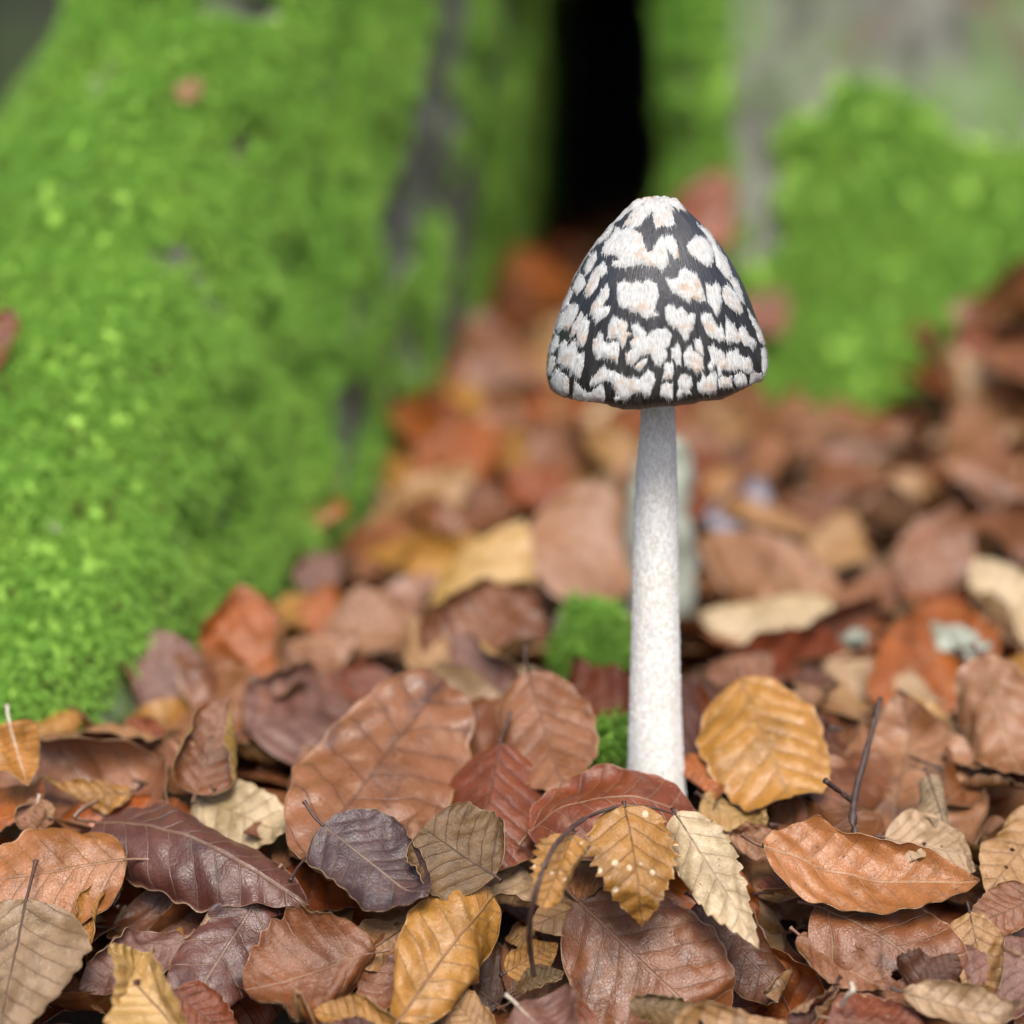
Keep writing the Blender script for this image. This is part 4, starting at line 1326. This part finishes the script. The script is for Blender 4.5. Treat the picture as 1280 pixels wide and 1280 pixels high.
# --- middle left
L(378,1078,556,846,166,'pinkbrown','large pinkish tan leaf with strong dark forked veins',cup=-.1,bend=.12,twist=-.1,lay=5,crease=1,vdark=.95,blotch=.6,pleat=.7,wave=1.1,tip=.5,face=.7,ragged=.02)
L(626,926,588,1095,150,'redbrown','red brown leaf folded along its midrib like a tent',fold=-.42,cup=-.1,lay=4,crease=0,vdark=.85,blotch=.35,stalk=.22,face=.7)
L(660,838,708,1000,122,'pinkbrown','rusty leaf with a long thin stalk, leaning beside the moss cushion',cup=-.2,fold=-.12,lay=4,crease=0,vdark=.75,stalk=.18,blotch=.15,face=.7)
L(556,852,662,732,138,'brown','broad brown leaf standing up behind the golden curl',cup=.2,lay=-1,tlift=.006,pleat=1.4,blotch=.1,vdark=.2)
L(640,872,566,792,58,'mauve','small mauve leaf with its golden edge rolled over',cup=.9,edge=1.1,lay=1,ucol='palegold',tlift=.006,blotch=.1)
L(545,792,654,648,92,'palegold','pale yellow gold leaf rising from the litter',cup=-.2,bend=.2,lay=5,tlift=.012,crease=0,vdark=.5,blotch=.08)
L(718,754,736,604,138,'pink','smooth pinkish mauve leaf standing upright behind the stem',cup=-.1,lay=4,tlift=.012,crease=0,face=.8,blotch=.05,vdark=.15,pleat=.5,tip=.6)
L(552,846,512,768,62,'tan','pleated tan leaf crumpled behind the veined leaf',cup=.4,pleat=2.6,lay=1,tlift=.006)
L(482,814,448,734,94,'pink','dull pink leaf beside the pleated tan leaf',cup=-.2,lay=-1,tlift=.004,blotch=.05,pleat=.6)
L(488,846,392,868,48,'redbrown','smooth red brown leaf above the veined leaf',cup=-.4,lay=0)
L(450,668,592,588,80,'tan','long tan leaf near the bare bark of the root',cup=-.3,lay=1,tlift=.01,blotch=.05)
L(796,912,700,832,66,'darkorange','dark orange leaf crumpled behind the white stem',cup=.5,lay=-2,wave=1.6)
L(642,888,562,932,56,'redbrown','rust leaf half buried above the tent shaped leaf',lay=-1,cup=.3)
L(560,830,470,822,44,'darkbrown','dark leaf shaded under the pleated tan leaf',lay=-3)
# --- foreground centre
L(403,1031,540,1138,112,'darkpurple','dark purple leaf with blue grey stains and a curved stalk',cup=-.15,lay=9,crease=1,blotch=.95,vdark=.2,stalk=.2,smat=M_STALK_DARK)
L(468,1042,528,1092,50,'greytan','small grey tan rolled leaf beside the dark purple one',cup=-.8,lay=2,under=True,blotch=.4)
L(618,1094,528,1036,116,'olive','olive brown leaf underside with crinkled upper margin',cup=-.15,lay=9,crease=0,under=True,vdark=.85,blotch=.3,tip=.45,ragged=.04)
L(498,1276,622,1106,116,'gold','golden brown leaf with deep ribs, lying diagonally',cup=-.45,bend=-.15,lay=8,under=True,vdark=.4,blotch=.12,pleat=2.0,face=.75,ucol='palegold',tip=.5,edge=-.3)
L(472,1186,306,1238,128,'brown','smooth brown leaf shaped like a scoop',cup=.55,bend=.25,lay=6,blotch=.1,vdark=.2,pleat=.5,tip=.5,ucol='tan')
L(535,1138,436,1206,62,'tan','tan rolled leaf behind the scoop shaped leaf',cup=-1.0,lay=4,under=True)
L(548,1162,448,1275,92,'brown','golden brown leaf under the ribbed golden leaf',cup=.3,lay=3,vdark=.6)
L(592,1098,700,1138,78,'paletan','pale pinkish tan leaf behind the arched twig',cup=-.1,lay=0,blotch=.15)
L(498,1292,392,1262,60,'gold','gold brown curled leaf at the litter edge under the scoop shaped leaf',cup=.8,lay=7,edge=.5)
L(476,1294,388,1288,34,'darkred','dark red sliver of leaf at the litter edge',lay=8,cup=.4)
L(610,1300,556,1236,64,'tan','tan leaf under the lower end of the ribbed golden leaf',lay=5)
L(662,1040,884,1034,78,'redbrown','arched red mauve leaf covering the foot of the white stem',cup=-.5,bend=-1.2,lay=2,blotch=.3,vdark=.2,blift=.008,tlift=.008,crease=0,ucol='brown',depth=(.625,.630),warp=.3)
L(764,1086,688,1094,58,'pinkorange','dull orange pink leaf below the arched twig',cup=-.5,lay=4,blotch=.05,roll=10)
L(774,1106,662,1160,62,'tan','tan leaf with brown specks under the dull orange pink one',cup=-.3,lay=3,blotch=.1)
L(722,1128,905,1300,176,'brown','very broad brown leaf with a torn slit',cup=-.25,bend=-.15,lay=4,blotch=.4,vdark=.5,wave=1.1,pleat=.8,tip=.5)
L(872,1128,1010,1275,96,'darkbrown','dark brown shaded leaf leaning on the broad brown leaf',cup=.3,lay=1,blotch=.4)
L(744,1280,622,1266,68,'redbrown','glossy rust leaf at the litter edge under the twig foot',cup=-.4,lay=9,vdark=.1,ragged=.03)
L(646,1256,712,1312,72,'mauve','mauve and yellow green leaf with a white stalk',cup=-.4,fold=-.3,lay=11,ucol='green',smat=M_STALK_PALE,stalk=.22,vdark=0.0)
L(788,1252,890,1278,44,'olive','crumbling tan scrap of leaf on the broad brown leaf',ragged=.25,lay=10,cup=.3,stalk=0)
L(828,1290,990,1272,36,'tan','tan leaf edge along the bottom of the broad brown leaf',cup=-.5,lay=11)
L(632,1216,700,1178,42,'gold','small gold leaf behind the foot of the arched twig',lay=2,cup=.4)
L(640,1232,706,1216,34,'olive','dark gold leaf scrap at the twig foot',lay=3,cup=.4)
L(878,1000,966,1036,56,'palegold','pale gold crinkled leaf beside the foot of the white stem',cup=-.5,lay=0,wave=2,pleat=2)
L(912,1040,996,1062,34,'pink','pink leaf sliver behind the pale hanging leaf',lay=2,cup=-.3)
# --- right
L(948,1062,1224,1100,84,'pinkorange','long orange pink leaf lying like a shallow boat',cup=.45,bend=.5,lay=9,crease=0,edge=.5,twist=.5,wave=1.4,blotch=.3,vdark=.15,roll=-10,pleat=.8)
L(1034,1104,946,1106,56,'darkorange','orange brown leaf under the long boat shaped leaf',cup=.2,lay=3,blotch=.05)
L(1160,1120,1040,1110,40,'darkorange','orange wavy leaf edge under the long boat shaped leaf',cup=.4,lay=3,wave=2)
L(974,1022,1076,1062,66,'brown','pinkish brown leaf arching over a dark hollow by the dark twig',cup=-.7,lay=2,blotch=.1)
L(925,848,990,1014,142,'gold','bright golden leaf with deep ribs beside the white stem',cup=-.3,bend=-.35,lay=1,pleat=2.2,vdark=.5,blotch=.08,face=.75,spots=.15,tip=.5,blift=.004)
L(1020,1134,1236,1256,126,'brown','brown leaf with small round holes',cup=-.3,bend=-.2,lay=4,holes=5,blotch=.5,vdark=.4)
L(1212,1140,1236,1258,62,'tan','tan rumpled strip beside the leaf with holes',cup=.5,lay=4,wave=2)
L(998,1168,1108,1238,50,'pinkbrown','narrow pinkish leaf curving round a dark hole',cup=.6,bend=.3,lay=5,blotch=.05,vdark=.1)
L(1150,1246,1196,1194,66,'darkbrown','dark brown leaf rolled into a cone',cup=-1.2,lay=7,blotch=.7,ragged=.1)
L(1310,1226,1196,1176,120,'mauve','smooth mauve leaf beside the leaf with holes',cup=-.15,lay=4,blotch=.1,vdark=.4,pleat=.5)
L(1300,1118,1208,1162,60,'pinkbrown','pinkish brown leaf above the smooth mauve leaf',lay=3,cup=-.2)
L(1310,1016,1236,1112,96,'tan','tan brown leaf leaning beside the boat shaped leaf tip',cup=-.3,lay=3,blotch=.4)
L(1106,1046,1236,1074,78,'paletan','pale tan leaf behind the boat shaped leaf',cup=-.2,lay=3,blotch=.1)
L(1036,1272,1165,1290,92,'redbrown','dull red leaf with a white broken stalk beside it',cup=-.25,lay=8,vdark=.2,spots=.2)
L(1128,1242,1300,1278,42,'paletan','pale tan leaf rim above an orange underside',cup=.5,lay=9,edge=.5,ucol='orange')
L(1050,1232,984,1295,52,'darkred','dark red leaf folded into the gap',cup=.6,lay=6)
L(1160,968,1184,1040,44,'greytan','dark leaf rolled to show its pale grey underside',cup=-1.1,lay=2,under=True,ucol='darkbrown',blotch=.6)
L(1186,962,1306,992,46,'darkred','dark red leaf curled beside the pinkish mauve leaf',cup=.6,lay=2,edge=.6)
L(1012,992,1152,944,92,'brown','brown shaded leaf behind the dark twig',cup=-.25,lay=0,blotch=.5)
L(1006,936,1112,902,40,'darkred','dark red leaf edge above the brown shaded leaf',cup=.5,lay=0)
L(1097,892,1218,946,76,'palegold','pale gold striped leaf bending down beside the dark twig',cup=-.5,bend=-.5,lay=2,under=True,pleat=1.8,vdark=.5,blotch=.05,face=.7)
L(1082,892,1000,836,60,'tan','tan curled leaf behind the golden ribbed leaf',cup=-.7,lay=0)
L(888,884,964,816,68,'pinkbrown','pinkish brown leaf tucked behind the golden ribbed leaf',cup=.2,lay=-1)
L(1224,822,1280,990,118,'pink','smooth pinkish mauve leaf hanging down with a fine pale midrib',cup=-.2,lay=2,blotch=.05,vdark=.1,pleat=.6,face=.7)
L(1000,820,1192,870,80,'paletan','pinkish tan ribbed leaf lying in front of the pale debris',cup=-.3,lay=0,pleat=1.7,vdark=.5)
L(1042,756,868,668,92,'pink','large dull pink leaf above a curled beige leaf',cup=-.1,lay=4,crease=0,tlift=.01,blotch=.03,vdark=.1,pleat=.5)
L(1044,768,872,770,72,'beige','beige leaf with its edge rolled under, below the large pink leaf',cup=-.6,lay=5,crease=0,edge=-.9,ucol='brown')
L(854,932,884,862,54,'darkorange','dark orange leaf touching the white stem',cup=.4,lay=-2)
L(858,942,908,1008,40,'orange','orange strip of leaf at the foot of the golden ribbed leaf',cup=.3,lay=0)
L(1296,806,1218,696,86,'beige','pale beige leaf leaning among brown leaves',cup=.3,lay=1,tlift=.01,blotch=.03)
L(1150,744,1194,628,90,'pinkbrown','upright pinkish brown leaf',cup=.2,lay=0,tlift=.01)
L(1206,782,1128,738,62,'darkorange','dark orange leaf in front of the upright pinkish brown one',cup=.3,lay=1)
L(1048,778,1134,716,56,'pinkbrown','slim pinkish leaf beside the large dull pink leaf',lay=0,cup=.3)
L(1028,712,1084,636,64,'tan','tan leaf standing behind the large dull pink leaf',lay=0,cup=.3)
L(896,664,956,598,64,'lilac','pale lilac leaf with sky sheen painted into its colour',lay=1,cup=-.1,blotch=0,vdark=.2,tlift=.008)  # lilac tone paints the sky reflection into the leaf
# --- soft leaves further back
for row in [
 (462,566,528,492,66,'tan','tan leaf standing at the foot of the root'), (524,612,648,532,92,'orange','broad orange leaf against the foot of the root'),
 (664,612,720,520,80,'brown','brown leaf standing under the cap edge'), (600,512,668,420,96,'pinkbrown','pinkish brown leaf piled at the hollow mouth'),
 (566,470,634,388,74,'brown','brown leaf tucked beside the hollow mouth'), (622,402,706,300,96,'orange','orange brown leaf lying in the hollow mouth'),
 (640,470,720,400,80,'tan','pale tan leaf in front of the hollow mouth'), (742,540,800,505,60,'beige','beige leaf right behind the top of the stem'),
 (880,566,968,506,76,'tan','tan leaf heaped behind the stem'), (968,560,1070,520,70,'pinkbrown','pinkish leaf below the green root flank'),
 (1010,610,1110,560,74,'brown','dark rimmed brown leaf below the green root flank'), (1090,566,1180,520,70,'redbrown','rust leaf below the green root flank'),
 (1180,560,1290,486,90,'orange','orange leaf banked against the root'), (1200,480,1300,400,96,'pink','pinkish leaf on top of the leaf bank'),
 (1190,640,1296,580,86,'pinkbrown','pinkish brown leaf on the slope of the leaf bank'), (1090,650,1180,596,70,'tan','tan leaf on the slope of the leaf bank'),
 (990,660,1060,600,66,'brown','brown leaf between tan ones behind the stem'), (840,590,900,540,60,'pinkbrown','small pinkish leaf behind the stem top'),
 (690,640,640,580,70,'darkorange','dark orange leaf beside the smooth pink one'), (440,640,470,590,50,'darkbrown','dark leaf wedged against bare bark'),
 (560,650,650,620,60,'brown','brown leaf above the pale yellow gold leaf'), (380,740,420,690,50,'mauve','mauve leaf wedged under the mossy root'),
 (1230,640,1310,700,70,'brown','brown leaf lying beside the pale beige leaf'), (960,800,1040,830,46,'redbrown','rust leaf below the curled beige leaf'),
]:
    L(*row, cup=.25, tlift=.01, lay=1, blotch=.1)
# leaves caught on the bark
for row in [(868,306,908,212,74,'darkorange','orange leaf caught on the root above the mushroom cap'),
            (938,410,982,360,56,'redbrown','small rust leaf caught on the green root beside the cap'),
            (-34,470,16,384,54,'redbrown','rust leaf lying on top of the mossy root'),
            (224,126,252,96,26,'tan','tiny tan leaf scrap stuck in the moss of the root')]:
    dm_ = min(tree_depth(row[0], row[1]), tree_depth(row[2], row[3]), tree_depth((row[0] + row[2]) / 2 + 20, row[1])) - .012
    dd = (dm_, dm_ + .008)
    L(*row, depth=dd, face=.9, stalk=0, crease=0, maxtilt=1.5)

# ------------------------------------------------------------------ twigs
def px_path(rows):
    return [CAM + ray(x, y) * d for x, y, d in rows]

def build_twig():
    rows = [(668, 1220, .578), (663, 1190, .575), (662, 1160, .565), (668, 1122, .560), (680, 1084, .562), (698, 1052, .569), (730, 1024, .582),
            (775, 1008, .588), (812, 1009, .592), (844, 1018, .594)]
    pts = px_path(rows)
    root = empty('leafy_twig', pts[0])
    tag(root, 'thin arched brown twig with three toothed leaves hanging in front of the stem', 'twig')
    bpy.context.view_layer.update()
    rel = [p - pts[0] for p in pts]
    rr = [.00072, .00068, .00075, .00070, .00082, .0007, .00062, .0005, .00042, .00032]
    link('stem', tube_mesh('stem', rel, rr, 8, M_TWIG, .35, 3), root)
    L(716,1042,676,1136,72,'gold','spotted',parent=root,depth=(.577,.566),serr=.2,spots=.9,vdark=.9,cup=.3,bend=.2,stalk=.05,face=.85,blotch=.15,tip=.95,ragged=.05)
    L(781,1008,806,1160,108,'gold','spotted',parent=root,depth=(.588,.570),serr=.2,spots=.8,vdark=.95,cup=-.18,bend=-.15,stalk=.04,face=.85,blotch=.2,tip=1.0,pleat=1.3)
    L(844,1018,950,1184,84,'cream','pale',parent=root,depth=(.594,.572),serr=.2,spots=.1,vdark=.55,cup=-.4,fold=-.18,bend=-.1,stalk=.04,face=.8,blotch=.12,tip=1.0,pleat=1.6)
    for c in root.children:
        if c.name.startswith('leaf'):
            c['label'] = 'toothed dry leaf hanging from the twig'
build_twig()

def twig(name, rows, rr, label, mat=M_TWIG, branches=(), knots=.4, cat='twig'):
    pts = px_path(rows)
    root = empty(name, pts[0])
    tag(root, label, cat)
    link('stem', tube_mesh('stem', [p - pts[0] for p in pts], rr, 8, mat, knots, int(rows[0][0])), root)
    for br, r2 in branches:
        bp = px_path(br)
        link('branch', tube_mesh('branch', [p - pts[0] for p in bp], r2, 7, mat, knots, 7), root)
twig('dark_twig', [(1071, 1056, .612), (1066, 1022, .616), (1070, 988, .622), (1078, 958, .627), (1086, 928, .632), (1093, 902, .637), (1101, 872, .640)],
     [.0010, .0011, .00105, .0010, .00095, .0009, .0006], 'upright dark twig with a short side shoot standing among the leaves',
     branches=[([(1067, 1003, .620), (1050, 990, .616), (1032, 976, .610)], [.0009, .0008, .0008])])
twig('stick', [(1182, 962, .66), (1160, 955, .66), (1137, 946, .665)], [.0006, .0007, .0005], 'thin dark stick end lying by the rolled pale leaf')
twig('stick', [(1052, 912, .66), (1036, 909, .66), (1024, 905, .665)], [.0007, .0008, .0005], 'stubby black stick end beside the golden ribbed leaf')
twig('stick', [(1053, 1256, .566), (1058, 1246, .563), (1066, 1238, .561), (1064, 1228, .562)], [.0006, .0007, .0008, .0006],
     'short bent white stalk lying on the dull red leaf', M_STALK_PALE)
twig('stick', [(1256, 1186, .575), (1270, 1192, .571), (1290, 1202, .568)], [.0007, .0008, .0008], 'short tan stalk lying on the smooth mauve leaf', M_STALK)
twig('stick', [(92, 1022, .62), (104, 1010, .622), (122, 1000, .626)], [.0008, .0008, .0007], 'pale brown stalk beside the striped golden leaf', M_STALK)

# ------------------------------------------------------------------ rotten wood, bark, pale debris
def lump(name, px, py, sx, sy, sz, mat, label, cat, lift=0.0, seed=1, rough=.35, nu=26, nv=18, tilt=(0, 0, 0)):
    P = gpt(px, py, lift)
    vs, fs = [], []
    for j in range(nv + 1):
        a = math.pi * j / nv
        for i in range(nu):
            b = 2 * math.pi * i / nu
            d = Vector((math.sin(a) * math.cos(b), math.sin(a) * math.sin(b), math.cos(a)))
            k = 1 + rough * noise.noise(d * 1.7 + Vector((seed, 0, 0))) + rough * .5 * noise.noise(d * 4.5 + Vector((0, seed, 0)))
            vs.append((d.x * sx * k, d.y * sy * k, d.z * sz * k))
    for j in range(nv):
        for i in range(nu):
            fs.append((j * nu + i, (j + 1) * nu + i, (j + 1) * nu + (i + 1) % nu, j * nu + (i + 1) % nu))
    me = bpy.data.meshes.new(name); me.from_pydata(vs, [], fs); smooth(me)
    o = link(name, me, None, mat)
    o.location = P; o.rotation_euler = tilt
    if label: tag(o, label, cat)
    return o

def moss_cushion(px, py, sx, sy, sz, label, seed, lift=0.0):
    o = lump('moss_cushion', px, py, sx, sy, sz, M_BED, label, 'moss', lift, seed, .35)
    n = len(o.data.vertices)
    o['kind'] = 'stuff'
    a = o.data.attributes.new('dens', 'FLOAT', 'POINT'); a.data.foreach_set('value', [1.0] * n)
    m = o.modifiers.new('sprigs', 'NODES'); m.node_group = MC
    return o
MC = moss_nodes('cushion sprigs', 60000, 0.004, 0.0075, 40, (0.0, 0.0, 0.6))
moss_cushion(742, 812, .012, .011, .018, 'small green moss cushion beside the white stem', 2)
moss_cushion(772, 935, .008, .008, .008, 'tiny dark moss tuft at the foot of the white stem', 5, -.004)

def stub():
    base = gpt(822, 745)
    root = empty('rotten_stub', base)
    tag(root, 'short upright lichen covered wooden stub behind the white stem', 'stump')
    pts = [(0, 0, -.02), (0.001, .002, .015), (-.001, 0, .035), (.002, .003, .055), (.001, .002, .064)]
    me = tube_mesh('wood', pts, [.015, .0145, .013, .0125, .008], 18, M_LICHEN, .15, 12)
    link('wood', me, root)
stub()
lump('bark_piece', 304, 866, .017, .007, .006, M_ROT, 'grey weathered scrap of bark below the mossy root', 'bark', .002, 3, .3, tilt=(.2, .3, -.7))
lump('bark_piece', 716, 800, .010, .008, .012, M_ROT, 'dark damp bark scrap beside the green moss cushion', 'bark', -.004, 6, .4)
for k, (x, y, s) in enumerate([(1190, 802, .011), (1160, 796, .008), (1215, 812, .008), (1070, 800, .006)]):
    lump('lichen_flake', x, y, s, s * .6, s * .5, M_LICHEN, ['broad whitish lichen flake on the pinkish tan leaves', 'lumpy whitish lichen flake beside the broad one',
         'ragged lichen flake beside the hanging pinkish leaf', 'small grey lichen crumb on a ribbed tan leaf'][k], 'lichen', .008, 20 + k, .7, tilt=(.3, .2, k))

# ------------------------------------------------------------------ more fallen leaves between and behind
rng0 = random.Random(77)
COLS = ['pinkbrown', 'brown', 'mauve', 'tan', 'orange', 'redbrown', 'pink', 'gold', 'darkbrown', 'paletan', 'darkorange', 'beige']
WTS = [16, 14, 10, 12, 9, 9, 8, 6, 6, 5, 5, 3]
STEM = Vector((on_plane(821, 985).x, STEM_Y))
def zone(px, py):
    if py < 560: return 'on the leaf bank below the root' if px > 900 else 'near the hollow of the tree'
    if py < 700: return 'in the litter behind the stem' if px > 760 else 'in the litter beside the bare bark'
    if py < 900: return 'in the litter beyond the dark twig' if px > 880 else ('under the edge of the mossy root' if px < 420 else 'behind the tent shaped leaf')
    return 'low under the boat shaped leaf' if px > 900 else ('low under the scoop shaped leaf' if px < 560 else 'low under the broad brown leaf')
def form(cup, under):
    if under: return 'turned over'
    return 'curled' if cup > .45 else ('arched' if cup < -.25 else 'flat')
def seg_d(px, py, h):
    a, b, p = Vector(h[:2]), Vector(h[2:4]), Vector((px, py))
    t = max(0, min(1, (p - a).dot(b - a) / max(1e-6, (b - a).length_squared)))
    return (a + (b - a) * t - p).length
USED = set()
made = 0
tries = 0
spots_ = []
while made < 140 and tries < 5000:
    tries += 1
    far = rng0.random() < .86
    px = rng0.uniform(-40, 1320); py = rng0.uniform(330, 860) if far else rng0.uniform(860, 1290)
    d = ground_depth(px, py)
    if d > 2.4: continue
    P = CAM + ray(px, py) * d
    if inside_foot(P.x, P.y): continue
    if 690 < px < 885 and 660 < py < 980: continue
    if 590 < py < 870 and any(seg_d(px, py, h) < h[4] * .42 for h in HERO): continue
    if math.hypot(P.x - STEM.x, P.y - STEM.y) < .042: continue
    mind = 30 if py < 560 else (42 if far else 55)
    if any(abs(px - a) < mind and abs(py - b) < mind * .6 for a, b in spots_): continue
    ln = rng0.uniform(.048, .072)
    ang = rng0.uniform(0, 2 * math.pi)
    lp = ln * F / d
    dx, dy = math.cos(ang) * lp * .5, math.sin(ang) * lp * .5 * rng0.uniform(.35, .8)
    Pq = CAM + ray(px + dx, py + dy) * ground_depth(px + dx, py + dy)
    if math.hypot(Pq.x - STEM.x, Pq.y - STEM.y) < .02: continue
    spots_.append((px, py))
    col = rng0.choices(COLS, WTS)[0]
    cup = rng0.uniform(-.5, .8); und = rng0.random() < .3
    z = zone(px, py)
    blo = rng0.uniform(0, .7); vd = rng0.random(); ws = rng0.uniform(.45, .62)
    lab = f"{'slim ' if ws < .5 else ('broad ' if ws > .57 else '')}{'stained ' if blo > .45 else ''}{WORD[col]} {form(cup, und)} leaf {z}"
    for extra in ('', ' with dark veins' if vd > .5 else ' with pale veins', ' with a rolled side', ' with a bent tip'):
        if lab + extra not in USED: break
    lab += extra
    USED.add(lab)
    L(px - dx, py - dy, px + dx, py + dy, lp * ws, col, lab, roll=rng0.uniform(-28, 28), cup=cup, bend=rng0.uniform(-.5, .5),
      twist=rng0.uniform(-.5, .5), edge=rng0.uniform(0, .6) * (rng0.random() < .4), lay=rng0.uniform(-3.5, .5) if far else rng0.uniform(-9, -4), under=und,
      blotch=blo, vdark=vd, face=rng0.uniform(.3, .7), group='leaves scattered ' + z, maxtilt=1.2,
      res=None if d < .8 else (22, 10), stalk=.1 if d < .8 else 0)
    made += 1

# ------------------------------------------------------------------ the uncountable rest of the litter
def build_litter():
    rng = np.random.default_rng(5)
    V, Fc, UV, Tq, Sd, C1, C2, FX = [], [], [], [], [], [], [], []
    off = 0
    protos = []
    for k in range(24):
        L_ = rng.uniform(.048, .07)
        protos.append(leaf_mesh('p', L_, L_ * rng.uniform(.45, .6), 12, 8, rng, rng.uniform(-.6, .8), rng.uniform(-.6, .6), rng.uniform(-.6, .6), 0,
                                rng.uniform(-.6, .6), 1.0, 1.5, single=True))
    spots = []
    for _ in range(2600):
        r = rng.random()
        if r < .62:
            x, y = rng.uniform(-.34, .42), rng.uniform(.42, 1.25)
        elif r < .75:
            x, y = rng.uniform(-.06, .16), rng.uniform(1.1, 1.98)
        else:
            x, y = rng.uniform(-1.8, 1.8), rng.uniform(.3, 4.0)
        spots.append((x, y))
    for n_, (x, y) in enumerate(spots + [(rng.uniform(-.3, .36), rng.uniform(.46, .95)) for _ in range(700)]):
        if inside_foot(x, y): continue
        if math.hypot(x - STEM.x, y - STEM.y) < .03: continue
        p = protos[rng.integers(len(protos))]
        v, f, uv, t, sd = p[:5]
        az, tl, ta = rng.uniform(0, 6.28), rng.uniform(-.6, .6), rng.uniform(-.6, .6)
        M = (Matrix.Rotation(az, 3, 'Z') @ Matrix.Rotation(tl, 3, 'X') @ Matrix.Rotation(ta, 3, 'Y'))
        Mn = np.array(M)
        crumb = n_ >= len(spots)
        vv = (v - v.mean(0)) @ Mn.T * (rng.uniform(.08, .3) if crumb else 1)
        z = litter_z(x, y) - (rng.uniform(.018, .036) if y < .75 else rng.uniform(.010, .028))
        if crumb: z = litter_z(x, y) - rng.uniform(.002, .016)
        if y > 1.3: z += rng.uniform(.004, .02)
        vv = vv + np.array([x, y, z])
        V.append(vv); Fc.append(f + off); UV.append(uv); Tq.append(t); Sd.append(sd if rng.random() < .7 else 1 - sd)
        off += len(vv)
        c = COLS[rng.choice(len(COLS), p=np.array(WTS) / sum(WTS))]
        a, b = tints(c, rng)
        C1.append(np.tile(a, (len(vv), 1))); C2.append(np.tile(b, (len(vv), 1)))
        FX.append(np.tile([0, rng.random(), rng.uniform(.2, .9), rng.random()], (len(vv), 1)))
    me = mesh_from('leaf_litter', np.concatenate(V), np.concatenate(Fc), np.concatenate(UV), np.concatenate(Tq), np.concatenate(Sd),
                   np.concatenate(C1), np.concatenate(C2), np.concatenate(FX))
    o = link('leaf_litter', me)
    tag(o, 'layer of older brown leaves underneath the separate fallen leaves', kind='stuff')
build_litter()

# ------------------------------------------------------------------ another trunk further back
def back_tree(x, y, r, label, seed):
    root = empty('mossy_tree', (x, y, 0))
    tag(root, label, 'tree')
    vs, fs = [], []
    zs = np.concatenate([np.linspace(-.12, .5, 22), np.linspace(.6, 3.2, 16)])
    nc = 72
    for z in zs:
        for i in range(nc):
            a = 2 * math.pi * i / nc
            k = 1 + .8 * math.exp(-max(z, 0) * 5) * (.5 + .5 * math.sin(a * 5 + seed)) + .12 * noise.noise(Vector((math.cos(a) * 2, math.sin(a) * 2, z * 1.5 + seed)))
            rr = r * k * (1 - .08 * z)
            vs.append((math.cos(a) * rr, math.sin(a) * rr, z))
    for j in range(len(zs) - 1):
        for i in range(nc):
            fs.append((j * nc + i, j * nc + (i + 1) % nc, (j + 1) * nc + (i + 1) % nc, (j + 1) * nc + i))
    fs.append(tuple(range((len(zs) - 1) * nc, len(zs) * nc)))
    me = bpy.data.meshes.new('trunk'); me.from_pydata(vs, [], fs); smooth(me)
    link('trunk', me, root, M_BACK)
M_BACK = simple_mat('mossy bark', (0.035, 0.042, 0.030), (0.055, 0.085, 0.028), 7, .9, .9, .01)
back_tree(-.86, 2.35, .34, 'dark mossy tree trunk further back beside the mossy root', 1.0)
back_tree(-1.9, 3.6, .3, 'slim dark trunk standing behind the nearer mossy trunks', 2.2)
